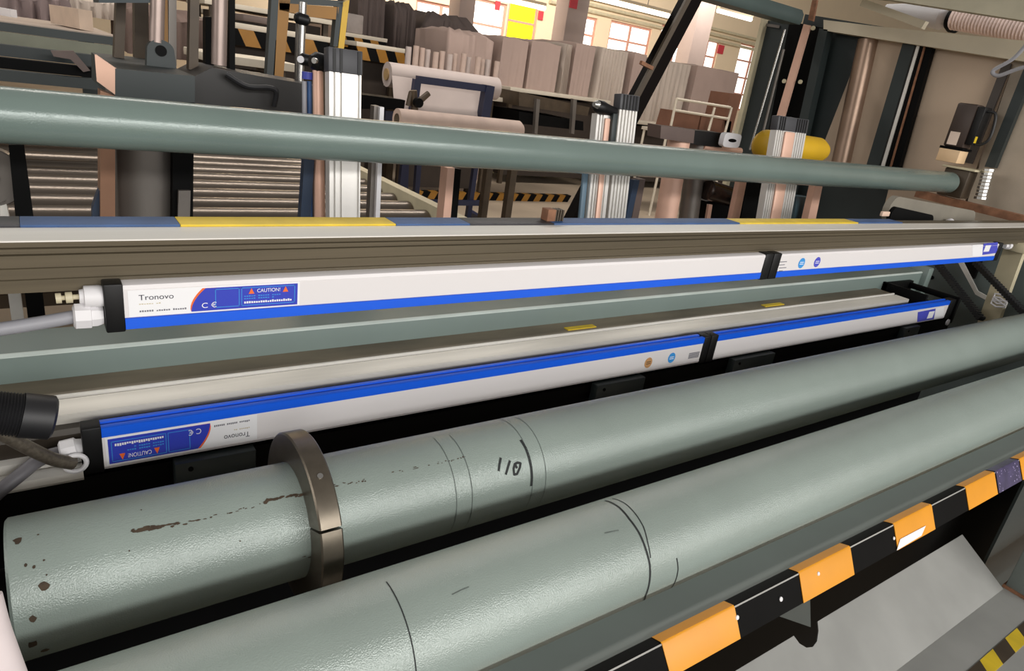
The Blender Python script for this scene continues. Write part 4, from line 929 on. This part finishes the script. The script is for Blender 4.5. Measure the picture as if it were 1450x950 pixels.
bm = NB(); slab(bm, [(246, 130), (275, 130), (273, 340), (244, 340)], 0.04, y=1.52); obj('chain_guard', bm, M_blackm, hd)
bm = NB(); slab(bm, [(253, 270), (270, 270), (268, 340), (251, 340)], 0.01, y=1.505); obj('grey_insert', bm, M_greypole, hd)
bm = NB(); slab(bm, [(140, 270), (142, 270), (141, 330), (131, 330), (131, 295)], 0.03, y=1.53); obj('blue_corner', bm, M_dnavy, hd)
# frame above the head: brown uprights, cylinders with eye lugs
def upr(px0, px1, py0, py1, y, d, m, name, label, cat='post', lean=0):
    P = [at(px0, py0, y=y), at(px1, py0, y=y), at(px1 + lean, py1, y=y), at(px0 + lean, py1, y=y)]
    zr = at(300, 99, y=1.62).z if px0 > 288 else at(200, 100, y=1.5).z
    if py1 > 20: P[2].z = zr; P[3].z = zr
    bm = NB(); add_prism(bm, P, Vector((0, d, 0))); return single(name, bm, m, label, cat)
upr(166, 180, -30, 84, 1.85, 0.04, M_brown, 'brown_upright', 'dark brown upright at the far left of the winding frame', lean=-4)
upr(270, 283, -30, 112, 1.72, 0.03, M_brown, 'brown_upright', 'dark brown upright near the middle of the winding frame, right of the yellow-striped strut', lean=-2)
upr(239, 250, -30, 92, 1.80, 0.03, M_greypole, 'grey_upright', 'grey upright right of the yellow-striped strut in the winding frame')
upr(229, 237, -30, 58, 1.78, 0.02, M_ochre, 'yellow_strut', 'ochre yellow toothed strut in the winding frame')
upr(190, 210, -30, 60, 1.95, 0.04, M_brown, 'brown_upright', 'dark brown upright behind the left air cylinder of the winding frame')
upr(140, 215, -40, 4, 1.70, 0.12, mat('dark_teal', rgb(30, 44, 50), 0.5), 'dark_cross_member', 'dark teal cross member at the top left edge of the frame', 'beam')
upr(325, 333, -30, 100, 1.74, 0.03, M_blackm, 'black_upright', 'black upright beside the right air cylinder of the winding frame')
upr(291, 303, 24, 90, 1.78, 0.03, M_blackm, 'black_rack', 'black toothed rack left of the right air cylinder')
for (pa, pb, lug, r, lab) in (((224, -30), (222, 60), (228, 72), 0.014, 'left grey air cylinder with an eye lug in the winding frame'), ((312, -30), (310, 92), (309, 111), 0.016, 'right grey air cylinder with an eye lug in the winding frame')):
    yy = 1.70
    t = thing('air_cylinder', lab, 'cylinder', at(*lug, y=yy))
    bm = NB(); add_cyl(bm, at(*pa, y=yy), at(*pb, y=yy), r, seg=20); obj('barrel', bm, mat('pinkish_steel', rgb(168, 150, 142), 0.35, 0.5), t)
    bm = NB(); c = at(*lug, y=yy - 0.012); pts = []
    for i in range(13): u = PI * i / 12; pts.append(c + Vector((0.026 * math.cos(u), 0, 0.022 * math.sin(u))))
    pts += [c + Vector((-0.03, 0, -0.05)), c + Vector((0.03, 0, -0.05))]
    add_prism(bm, pts, Vector((0, 0.024, 0))); e = obj('eye_lug', bm, M_dark, t)
    bm = NB(); add_cyl(bm, c + Vector((0, -0.003, 0)), c + Vector((0, 0.002, 0)), 0.011, seg=18); obj('pin', bm, M_blackm, e)
bm = NB(); slab(bm, [(276, 108), (300, 96), (450, 122), (450, 165), (276, 150)], 0.20, y=1.62); single('lower_cross_member', bm, mat('near_black_member', rgb(34, 32, 30), 0.5), 'near-black cross member between the winding head and the leftmost post', 'beam')
bm = NB(); add_tube(bm, smooth_path([at(320, 105, y=1.6), at(350, 122, y=1.59), at(380, 124, y=1.59), at(391, 130, y=1.59), at(388, 150, y=1.6)]), 0.006, 8); single('black_cable', bm, M_hose, 'black cable looping over the near-black cross member', 'cable')
# yellow-edged frame behind the air cylinder
yfm = thing('yellow_edged_frame', 'ochre and yellow edged metal frame standing behind the leftmost post', 'frame', at(420, 125, y=2.1))
for (pts, m, nm) in (([(385, -10), (395, -10), (388, 120), (377, 120)], M_dark, 'grey_stile'), ([(395, -10), (412, -10), (400, 122), (386, 122)], M_ochre, 'ochre_stile'), ([(478, 2), (486, 4), (478, 66), (472, 66)], M_dark, 'grey_stile'), ([(486, 3), (495, 0), (487, 70), (479, 68)], M_yellowp, 'yellow_stile'), ([(395, -6), (492, 2), (490, 10), (395, 4)], M_dark, 'top_rail'), ([(395, 4), (480, 10), (479, 28), (440, 24), (395, 14)], M_ochre, 'inner_panel')):
    bm = NB(); slab(bm, pts, 0.03, y=2.1); obj(nm, bm, m, yfm)
t = thing('needle_valve', 'steel rod with black knobs in front of the ochre frame', 'valve', at(425, 125, y=1.75))
bm = NB(); add_cyl(bm, at(429, 3, y=1.75), at(424, 125, y=1.75), 0.009, seg=14); obj('rod', bm, M_steel, t)
bm = NB(); add_cyl(bm, at(421, 30, y=1.77), at(419, 125, y=1.77), 0.004, seg=10); obj('thin_rod', bm, M_greypole, t)
for (px, py, r) in ((428, 26, 0.013), (434, 84, 0.014)):
    bm = NB(); c = at(px, py, y=1.74); add_lathe(bm, c - Vector((0.018, 0, 0)), (1, 0, -0.1), [(0, r * 0.6), (0.006, r), (0.03, r), (0.036, r * 0.5)], 14); obj('black_knob', bm, M_plastic, t)
bm = NB(); c = at(426, 84, y=1.71); add_cyl(bm, c, c + Vector((-0.004, -0.01, 0)), 0.008, seg=12); obj('bright_nut', bm, M_nylon, t)
# black tilted bar and disc at far left
upright([(12, 205), (34, 205), (50, 326), (24, 330)], 1.45, 0.03, M_blackm, 'black_tilted_bar', 'tilted black bar at the left edge under the pipe')
t = thing('dark_wheel', 'dark round wheel at the left edge under the pipe', 'drum', at(-8, 300, y=1.5))
bm = NB(); c = at(-14, 252, y=1.5); add_lathe(bm, c, (0, 1, 0), [(0, 0.05), (0.002, 0.052), (0.03, 0.052)], 28); obj('rim', bm, M_greypole, t)
bm = NB(); add_cyl(bm, c + Vector((0, -0.006, 0)), c + Vector((0, 0.0, 0)), 0.014, seg=14); obj('hub', bm, M_black, t)
upright([(0, 288), (8, 283), (18, 330), (0, 335)], 1.5, 0.03, M_alu, 'ribbed_foot', 'small bright ribbed foot at the left edge by the navy tape', 'foot')

# ================================================================== ROLLER CONVEYOR (left, beyond the head)
zc = -0.60
cv = thing('roller_conveyor', 'roller conveyor of shiny dark steel rollers beyond the winding head', 'conveyor', (0.6, 3.1, FL))
xl_, xr_ = -1.4, at(588, 290, z=zc).x
xr0 = at(505, 236, z=zc + .02); xr1 = at(632, 306, z=zc + .02); xr_ = (xr0.x + xr1.x) / 2 - 0.02
y = 2.40
m_cr = mat('conveyor_roller_steel', rgb(118, 108, 98), 0.28, 0.75, 0.08, 10)
proto = None; n = 0
while y < 3.75:
    if proto is None:
        bm = NB(); add_cyl(bm, (xl_, y, zc - 0.068), (xr_, y, zc - 0.068), 0.068, seg=28)
        proto = obj('conveyor_roller', bm, m_cr, cv); y00 = y
    else:
        c = proto.copy(); COL.objects.link(c); c.parent = cv; c.location = (0, y - y00, 0)
    y += 0.168; n += 1
bm = NB(); add_box(bm, xl_ - 0.03, xr_ + 0.02, 2.3, 3.8, zc - 0.24, zc - 0.20); obj('under_tray', bm, M_brown, cv)
bm = NB(); add_bar(bm, (xr_ + 0.03, 2.2, zc + 0.0), (xr_ + 0.03, 3.8, zc + 0.0), 0.05, 0.06); obj('side_rail', bm, M_cream, cv, label='cream side rail')
bm = NB(); add_bar(bm, (xl_ - 0.05, 2.2, zc - 0.02), (xl_ - 0.05, 3.8, zc - 0.02), 0.05, 0.10); obj('side_rail', bm, M_dark, cv)
for xx in (xl_, xr_):
    for yy in (2.35, 3.7):
        bm = NB(); add_box(bm, xx - 0.03, xx + 0.03, yy - 0.03, yy + 0.03, FL, zc - 0.2); obj('leg', bm, M_dark, cv)
# second machine bed above the conveyor line at the far left
bd = thing('far_bench', 'long dark bench with grey-green front rails at the upper left', 'bench', (-0.1, 3.6, FL))
def ztop(px, py, y): return at(px, py, y=y).z
for (y, pya, pyb, m, nm) in ((3.85, 55, 72, mat('bench_rail', rgb(120, 122, 104), 0.5), 'front_rail'), (3.6, 72, 88, M_dark, 'lower_rail'), (3.5, 90, 105, M_blackm, 'lower_rail'), (3.4, 107, 122, M_dark, 'lower_rail'), (3.9, 42, 54, M_dark, 'upper_rail')):
    bm = NB(); add_box(bm, -2.2, at(166, 70, y=y).x, y, y + 0.06, ztop(80, pyb, y), ztop(80, pya, y)); obj(nm, bm, m, bd)
bm = NB(); z = ztop(80, 40, 3.95); add_box(bm, -2.2, at(168, 50, y=3.95).x, 3.95, 5.3, z - 0.04, z); obj('bench_top', bm, mat('bench_top', rgb(170, 154, 140), 0.6, 0, 0.12, 6), bd)
bm = NB(); slab(bm, [(72, 72), (104, 72), (128, 100), (118, 102), (100, 84), (76, 80)], 0.03, y=3.45); obj('brown_bracket', bm, M_brownp, bd)
for xx in (-2.0, 0.25):
    bm = NB(); add_box(bm, xx, xx + 0.06, 4.0, 4.06, FL, z - 0.04); obj('leg', bm, M_dark, bd)
zbt = z
# long pack and white lath lying on the bench
P = at(80, 22, y=4.6); Q = at(123, 45, y=4.15)
bm = NB(); add_bar(bm, Vector((P.x, P.y, zbt + 0.05)), Vector((Q.x, Q.y, zbt + 0.05)), 0.06, 0.09); single('long_carton', bm, mat('pale_carton', rgb(206, 184, 164), 0.7), 'pale long carton with red print lying on the far bench', 'carton')
P = at(0, 6, y=5.2); Q = at(20, 20, y=4.95)
bm = NB(); add_bar(bm, Vector((P.x - .3, P.y + .4, zbt + 0.02)), Vector((Q.x, Q.y, zbt + 0.02)), 0.03, 0.04); single('white_lath', bm, M_nylon, 'thin white lath lying on the far bench at the left edge', 'lath')

# ================================================================== HALL BACKGROUND
# draped covers: a soft box whose sides carry hanging folds
def draped(name, label, cat, x0, x1, y0, y1, z0, z1, m, folds=14, amp=0.03, group=None, slump=0.06, seed=1, rotz=0.0):
    rnd = random.Random(seed); bm = NB(); rows = 7; per = []
    nx, ny = 40, 12
    for i in range(nx): per.append((x0 + (x1 - x0) * i / nx, y0, 0, -1))
    for i in range(ny): per.append((x1, y0 + (y1 - y0) * i / ny, 1, 0))
    for i in range(nx): per.append((x1 - (x1 - x0) * i / nx, y1, 0, 1))
    for i in range(ny): per.append((x0, y1 - (y1 - y0) * i / ny, -1, 0))
    ph = [rnd.uniform(0, 6.28) for _ in range(4)]; rings = []; n = len(per)
    for r in range(rows + 1):
        f = r / rows; z = z1 + (z0 - z1) * f; ring_ = []
        for k, (x, y, ax, ay) in enumerate(per):
            u = k / n * 2 * PI
            o = amp * (0.25 + 1.3 * f) * (math.sin(u * folds + ph[0]) * 0.6 + math.sin(u * folds * 1.7 + ph[1] + f * 1.5) * 0.4)
            zz = z
            if r == 0: zz = z1 + slump * (math.sin(u * 3 + ph[2]) * 0.4 - 0.5)
            ring_.append(bm.verts.new((x + ax * o, y + ay * o, zz)))
        rings.append(ring_)
    for A, B in zip(rings, rings[1:]):
        for k in range(n): bm.faces.new((A[k], A[(k + 1) % n], B[(k + 1) % n], B[k]))
    c = bm.verts.new(((x0 + x1) / 2, (y0 + y1) / 2, z1 + slump * 0.6))
    mid = []
    for k, (x, y, ax, ay) in enumerate(per):
        mid.append(bm.verts.new(((x0 + x1) / 2 + (x - (x0 + x1) / 2) * 0.72, (y0 + y1) / 2 + (y - (y0 + y1) / 2) * 0.6, z1 + slump * (0.5 + 0.3 * math.sin(k * 0.5 + ph[3])))))
    for k in range(n):
        bm.faces.new((rings[0][k], mid[k], mid[(k + 1) % n], rings[0][(k + 1) % n])); bm.faces.new((mid[k], c, mid[(k + 1) % n]))
    bm.faces.new(rings[-1])
    o = single(name, bm, m, label, cat, group)
    o.data.shade_smooth(); o.data.set_sharp_from_angle(angle=math.radians(75))
    return o
def dpx(label, a, b, y, depth, m, seed, folds=12, amp=0.03, slump=0.06):
    A = at(*a, y=y); B = at(*b, y=y)
    return draped('covered_stack', label, 'covered stack', A.x, B.x, y, y + depth, B.z, A.z, m, folds, amp, None, slump, seed)
def dpz(label, a, b, y, depth, m, seed, folds, amp, slump, zb, gap=0.0):
    A = at(*a, y=y); B = at(b[0], a[1], y=y)
    return draped('covered_stack', label, 'covered stack', A.x + gap, B.x - gap, y, y + depth, zb, (A.z + at(b[0], b[1], y=y).z) / 2, m, folds, amp, None, slump, seed)
dpz('dark grey dust sheet over a stack, farthest left against the windows', (503, -12), (551, -6), 11.2, 0.9, M_clothgrey, 3, 16, 0.05, .06, FL, .06)
dpz('dark grey dust sheet over a tall stack with deep hanging folds', (553, 6), (596, 14), 11.2, 0.9, M_clothgrey, 4, 20, 0.06, 0.10, FL, .07)
dpz('dark grey dust sheet spread over a lower stack, sloping to the right', (598, 22), (684, 38), 11.2, 0.9, M_clothgrey, 5, 30, 0.06, 0.14, FL, .07)
dpz('pinkish dust sheet over a low stack behind the paper tubes', (634, 43), (704, 54), 8.6, 1.0, M_clothpink, 6, 12, 0.02, .06, FL, .03)
T1 = at(780, 131, y=8.35).z; T2 = at(930, 174, y=8.35).z
SP = [((712, 51), (751, 58), M_clothpink, 'pinkish covered stack just right of the paper tubes'), ((753, 57), (797, 63), M_clothpink, 'pinkish covered stack below the yellow blind, with a flat front'),
      ((799, 62), (814, 64), M_clothpale, 'narrow pale covered stack below the red-signed column'), ((816, 60), (846, 66), M_clothpink, 'tall pinkish covered stack below the narrow window'),
      ((851, 65), (894, 76), M_clothpale, 'wide pale sheet hanging in soft folds left of the diagonal strut'), ((899, 73), (918, 78), M_clothpink, 'slim pinkish covered stack partly behind the diagonal strut'),
      ((921, 80), (984, 94), M_clothpale, 'wide pale sheet hanging in folds right of the diagonal strut'), ((988, 92), (1050, 104), M_clothpink, 'pinkish covered stack beside the frame post')]
for k, (a, b, m, lab) in enumerate(SP):
    pale = m is M_clothpale
    dpz(lab, a, b, 8.6, 1.2, m, 20 + k, 22 if pale else 10, 0.03 if pale else 0.004, 0.02, T1 if k < 4 else T2, 0.045 if pale else 0.012)
dpx('mauve-grey dust sheet over a long stack behind the far bench, upper left corner', (-40, -22), (100, 34), 6.3, 1.2, mat('mauve_dust_sheet', rgb(128, 112, 110), 0.9, 0.0, 0.08, 3), 41, 18, 0.03)
dpx('pale pinkish covered stack behind the brown uprights at the upper left', (98, -6), (168, 30), 6.6, 1.0, M_clothpale, 42, 12, 0.02)
dpx('long pinkish-brown covered stack far behind the winding frame and the ochre frame', (150, -22), (500, 40), 12.6, 1.2, mat('dusty_rose_sheet', rgb(150, 128, 118), 0.9, 0.0, 0.08, 2), 44, 30, 0.05)
dpx('brownish covered stack behind the two air cylinders at the upper left', (176, 10), (300, 90), 6.2, 1.0, mat('brown_dust_sheet', rgb(106, 88, 80), 0.9, 0.0, 0.1, 3), 43, 14, 0.03)
# long tables under the stacks
def table(label, x0, x1, y0, y1, z, edge=None, top=M_tabletop, block=True):
    t = thing('work_table', label, 'table', ((x0 + x1) / 2, (y0 + y1) / 2, FL))
    bm = NB(); add_box(bm, x0, x1, y0, y1, z - 0.05, z, 0.004); obj('table_top', bm, top, t)
    for xx in (x0 + 0.1, x1 - 0.1):
        for yy in (y0 + 0.12, y1 - 0.12):
            bm = NB(); add_box(bm, xx - 0.03, xx + 0.03, yy - 0.03, yy + 0.03, FL, z - 0.05); obj('leg', bm, M_brown, t)
    if block: bm = NB(); add_box(bm, x0 + 0.14, x1 - 0.14, y0 + 0.16, y1 - 0.2, FL + 0.12, z - 0.09); obj('under_table_shade_block', bm, mat('dark_brown_shade', rgb(50, 40, 32), 0.7), t)  # dark box added to darken the space under the table top
    if edge:
        n = int((x1 - x0) / edge); bm = NB(); bm2 = NB()
        for i in range(n):
            a = x0 + edge * i; add_prism(bm if i % 2 else bm2, [Vector((a, y0 - 0.004, z - 0.05)), Vector((a + edge, y0 - 0.004, z - 0.05)), Vector((a + edge * 1.5, y0 - 0.004, z - 0.19)), Vector((a + edge * 0.5, y0 - 0.004, z - 0.19))], Vector((0, 0.02, 0)))
        obj('hazard_apron', bm2, M_ochre, t, kind='stuff'); obj('hazard_apron_black', bm, M_blackm, t, kind='stuff')
    return t
xm = at(846, 140, y=8.6).x + 0.02
table('long pale table under the pinkish covered stacks', at(708, 110, y=8.6).x, xm, 8.3, 10.0, T1)
table('pale table under the folded sheets, partly behind the strut', xm + 0.03, at(1055, 180, y=8.6).x, 8.3, 10.0, T2)
table('pale table with a hazard-striped apron, left of the paper tubes', at(505, 62, y=8.0).x, at(574, 70, y=8.0).x, 8.0, 9.6, at(540, 64, y=8.0).z, 0.12)
table('second pale table with hazard-striped apron behind the leftmost post', at(480, 56, y=9.2).x - 1.5, at(572, 64, y=9.2).x, 9.75, 10.9, at(530, 52, y=9.7).z, 0.12)
for k, (py, yy, lab) in enumerate(((40, 7.0, 'pale table with ochre hazard apron seen between the black upright and the ochre frame'), (88, 4.9, 'lowest pale table seen between the black upright and the ochre frame'), (14, 8.4, 'farthest pale table seen between the black upright and the ochre frame'))):
    table(lab, at(290, py, y=yy).x, at(478, py, y=yy).x if k != 1 else at(425, py, y=yy).x, yy, yy + (1.0 if k != 1 else 0.7), at(355, py - 5, y=yy).z, 0.14 if k == 0 else None)
bm = NB(); a = at(340, 22, y=7.3); b = at(386, 34, y=7.3); add_box(bm, a.x, b.x, 7.2, 7.8, at(360, 32, y=7.2).z, at(360, 22, y=7.2).z, 0.02); single('grey_bale', bm, M_clothgrey, 'grey bale lying on the table with the ochre apron', 'bale')
bm = NB(); a = at(492, 18, y=9.8); b = at(514, 50, y=9.8); add_box(bm, a.x, b.x, 9.8, 10.3, at(530, 52, y=9.7).z, a.z, 0.02); single('grey_box', bm, mat('light_grey_box', rgb(150, 140, 134), 0.7), 'light grey box on the table just right of the yellow frame', 'box')
bm = NB(); a = at(436, 12, y=9.45); b = at(478, 60, y=9.45); add_box(bm, a.x, b.x, 9.62, 9.74, FL, a.z, 0.02); single('brown_bale', bm, mat('brown_bale', rgb(116, 96, 80), 0.8), 'brown bale seen through the ochre frame', 'bale')
# row of standing paper tubes
yt_ = 7.4; k = 0
tubes = None
for i in range(14):
    px = 575 + i * 9.6; a = at(px, 118, y=yt_); hz = at(px, 64 + i * 1.5 + random.uniform(-2, 3), y=yt_).z
    bm = NB(); rr = 0.034
    zb_ = at(640, 128, y=yt_).z
    add_lathe(bm, (a.x, yt_ + random.uniform(-0.05, 0.05), zb_), (0, 0, 1), [(0, rr), (hz - zb_, rr), (hz - zb_, rr * 0.75), (hz - zb_ - 0.05, rr * 0.75)], 14)
    single('paper_tube', bm, M_paperpink if i % 3 else M_paper, ('leftmost', 'second from left', 'third from left', 'fourth from left', 'fifth from left', 'sixth from left', 'seventh from left', 'seventh from right', 'sixth from right', 'fifth from right', 'fourth from right', 'third from right', 'second from right', 'rightmost')[i] + ' upright paper tube in the row behind the big paper roll', 'tube', 'paper tubes standing in a row')
table('low pale bench under the row of paper tubes', at(570, 118, y=7.2).x, at(712, 118, y=7.2).x, 7.15, 7.7, at(640, 128, y=yt_).z)
# big paper roll on the navy stand
ys = 5.9
pr0 = at(548, 105, y=ys); pr1 = at(702, 126, y=ys); zr_ = (pr0.z + pr1.z) / 2
R_ = 0.105
rl = thing('paper_roll', 'big white paper roll lying across the navy stand', 'roll', (pr0.x, ys, zr_ - R_))
bm = NB(); add_lathe(bm, (pr0.x, ys, zr_), (1, 0, 0), [(0.0, 0.045), (0, R_), (pr1.x - pr0.x, R_), (pr1.x - pr0.x, 0.045)], 36); obj('paper_winding', bm, M_paper, rl)
bm = NB(); add_lathe(bm, (pr0.x - 0.012, ys, zr_), (1, 0, 0), [(0, 0.026), (0, 0.05), (0.05, 0.05)], 24); obj('core', bm, mat('tan_core', rgb(170, 140, 96), 0.7), rl)
bm = NB(); P0 = at(540, 132, y=ys - 0.1); add_prism(bm, [Vector((pr0.x, ys - R_, zr_)), Vector((pr0.x - 0.02, ys - R_ - 0.14, zr_ - 0.26)), Vector((pr1.x - 0.25, ys - R_ - 0.14, zr_ - 0.26)), Vector((pr1.x - 0.2, ys - R_, zr_))], Vector((0, 0.004, 0))); obj('loose_sheet', bm, M_paper, rl, label='loose sheet hanging from the roll')
st = thing('roll_stand', 'navy steel stand carrying the big paper roll', 'stand', (pr0.x + 0.5, ys, FL))
def navbar(a, b, y0=None, w=0.06, h=0.06, nm='frame_bar', m=M_navy):
    bm = NB(); add_bar(bm, a, b, w, h, (0, 1, 0.01)); obj(nm, bm, m, st)
xa_, xb_ = at(590, 100, y=ys - .25).x, at(690, 120, y=ys - .25).x
yq = ys - 0.27
za = at(600, 104, y=yq).z; 
navbar((xa_, yq, zr_ + 0.0), (xb_ + 0.03, yq, zr_ + 0.0)); navbar((xa_ - .25, yq + 0.08, zr_ - 0.33), (xb_, yq + 0.08, zr_ - 0.33), w=.08, h=.06)
navbar((xb_, yq, zr_ + 0.03), (xb_ - 0.02, yq, zr_ - 0.36), w=0.09, h=0.09, nm='upright'); navbar((xa_, yq, zr_), (xa_ - 0.02, yq, zr_ - 0.36), nm='upright')
for (a, b) in (((575, 220), (563, 300)), ((572, 220), (574, 280)), ((592, 220), (588, 292)), ((674, 240), (666, 275)), ((692, 240), (686, 292))):
    A = at(*a, y=ys); B = at(*b, y=ys + 0.05); B = Vector((B.x, B.y, min(B.z, FL + 0.1)))
    bm = NB(); add_bar(bm, Vector((A.x, A.y, zr_ - 0.3)), Vector((B.x, B.y, FL + 0.03)), 0.05, 0.05, (0, 1, 0)); obj('leg', bm, M_navy, st)
A = at(650, 262, y=ys); B = at(692, 290, y=ys)
bm = NB(); add_bar(bm, (at(560, 262, y=ys).x, ys, FL + 0.25), (at(690, 270, y=ys).x, ys, FL + 0.25), 0.05, 0.05, (0, 1, 0)); obj('low_brace', bm, M_navy, st)
bm = NB(); add_bar(bm, (at(686, 285, y=ys).x, ys - 0.25, FL + 0.05), (at(686, 285, y=ys).x + 0.1, ys + 0.45, FL + 0.05), 0.06, 0.06); obj('foot_bar', bm, M_navy, st)
bm = NB(); c = at(682, 296, y=5.75); add_cyl(bm, (c.x, 5.75, FL), (c.x, 5.75, FL + 0.09), 0.03, seg=14); obj('levelling_foot', bm, M_brown, st)
# dark handles in front of the stand
clamp = t = thing('clamp_handles', 'dark star-shaped clamp with handles in front of the navy stand', 'clamp', at(590, 155, y=5.0))
for (a, b, r) in (((585, 128), (588, 158), 0.03), ((586, 150), (607, 132), 0.028), ((578, 150), (582, 130), 0.022)):
    bm = NB(); add_cyl(bm, at(*a, y=5.0), at(*b, y=5.0), r, r * 0.8, seg=12); obj('handle', bm, M_brown, t)
bm = NB(); c = at(590, 145, y=4.97); add_cyl(bm, c, c + Vector((0, -0.05, 0)), 0.035, seg=14); obj('hub', bm, M_blackm, t)
# paper roll lying on the near table just above the pipe
a = at(562, 168, y=4.6); b = at(738, 182, y=4.6); R2 = 0.075; zq = (a.z + b.z) / 2 - 0.01
rl2 = thing('wrapped_roll', 'long wrapped roll lying just above the pipe, in front of the navy stand', 'roll', (a.x, 4.6, zq - R2))
bm = NB(); add_lathe(bm, (a.x, 4.6, zq), (1, 0, 0), [(0, 0.03), (0, R2), (b.x - a.x - 0.03, R2), (b.x - a.x, R2 * 0.7)], 28); obj('wrapping', bm, M_paperpink, rl2)
bm = NB(); add_cyl(bm, (a.x - 0.004, 4.6, zq), (a.x + 0.03, 4.6, zq), 0.04, seg=18); obj('core', bm, M_brown, rl2)
bm = NB(); add_cyl(bm, at(587, 152, y=5.0), Vector((at(587, 152, y=5.0).x, 5.0, zq - R2)), 0.03, seg=12); obj('stem', bm, M_brown, clamp)
table('pale table carrying the long wrapped roll', at(505, 175, y=4.4).x, b.x + 0.05, 4.45, 5.05, zq - R2, None, M_tabletop, False)
# hazard-striped floor kerb, boxes on trolleys
x0 = at(600, 285, z=FL).x; bm = NB(); bm2 = NB(); yk = at(650, 283, z=FL).y
for i in range(26):
    a = x0 - 0.3 + i * 0.10; add_prism(bm if i % 2 else bm2, [Vector((a, yk, FL)), Vector((a + 0.1, yk, FL)), Vector((a + 0.15, yk, FL + 0.09)), Vector((a + 0.05, yk, FL + 0.09))], Vector((0, 0.1, 0)))
kb = thing('hazard_kerb', 'low black and ochre striped kerb on the hall floor behind the stand', 'kerb', (x0 + 1, yk, FL)); obj('ochre_stripe', bm2, M_ochre, kb, kind='stuff'); obj('black_stripe', bm, M_blackm, kb, kind='stuff')
tr = thing('wire_trolley', 'wire trolley loaded with brown cartons before the covered stacks', 'trolley', at(1000, 200, y=6.4))
yy = 6.4
for (a, b) in (((958, 140), (950, 178)), ((958, 140), (1034, 152)), ((1012, 152), (1002, 190)), ((1036, 152), (1026, 190)), ((955, 156), (1030, 168))):
    bm = NB(); add_cyl(bm, at(*a, y=yy), at(*b, y=yy), 0.018, seg=10); obj('rail', bm, M_tabletop, tr)
zsh = at(990, 190, y=yy + 0.1).z; xa_, xb_ = at(948, 180, y=yy).x, at(1040, 180, y=yy).x
bm = NB(); add_box(bm, xa_, xb_, yy + 0.02, yy + 0.5, zsh - 0.04, zsh); obj('shelf', bm, M_tabletop, tr)
for xx in (xa_ + 0.03, xb_ - 0.03):
    for y_ in (yy + 0.05, yy + 0.47):
        bm = NB(); add_cyl(bm, (xx, y_, FL), (xx, y_, zsh - 0.04), 0.018, seg=10); obj('leg', bm, M_tabletop, tr)
for (pts, lab) in (([(962, 158), (992, 162), (988, 182), (955, 178)], 'brown carton in the wire trolley, left one'), ([(994, 164), (1012, 166), (1010, 188), (990, 184)], 'ochre-brown carton in the middle of the wire trolley'), ([(1012, 168), (1036, 172), (1032, 196), (1006, 190)], 'brown carton in the wire trolley, right one'), ([(1034, 132), (1050, 134), (1040, 172), (1024, 170)], 'tall brown carton standing at the frame post')):
    P = [at(p[0], p[1], y=yy + 0.1) for p in pts]; P[2].z = zsh; P[3].z = zsh
    bm = NB(); add_prism(bm, P, Vector((0, 0.35, 0))); single('brown_carton', bm, M_brownbox, lab, 'carton')
t = thing('dark_trolley', 'dark trolley frame below the covered stacks, left of the middle post', 'trolley', at(770, 170, y=6.6))
for (pts, m) in (([(735, 130), (835, 152), (832, 164), (735, 150)], M_brown), ([(735, 158), (826, 172), (826, 185), (735, 175)], M_blackm)):
    bm = NB(); slab(bm, pts, 0.8, y=6.8); obj('shelf', bm, m, t)
for px in (760, 812):
    bm = NB(); slab(bm, [(px, 140), (px + 5, 141), (px + 1, 190), (px - 3, 189)], 0.05, y=6.75); obj('post', bm, M_greypole, t)
# dark low things near left centre behind the pipe
bm = NB(); slab(bm, [(513, 134), (574, 142), (572, 156), (511, 154)], 0.3, y=5.6); single('dark_bin', bm, M_blackm, 'dark bin below the hanging paper sheet', 'bin')

# white padded thing at the lower left corner
cw = at(0, 950, y=0.50)
bm = NB()
pts = [at(-30, 850, y=.50), at(-18, 895, y=.49), at(-2, 940, y=.48), at(10, 975, y=.47), at(20, 1020, y=.46)]
add_tube(bm, smooth_path(pts), 0.014, 20); single('white_sleeve', bm, mat('white_cloth', rgb(222, 210, 210), 0.8), 'whitish cloth sleeve at the lower left corner by the roller end', 'sleeve')

# ------------------------------------------------------------------ lift everything from eye-relative to floor-relative heights
for o in S.objects:
    if o.parent is None: o.location.z += H
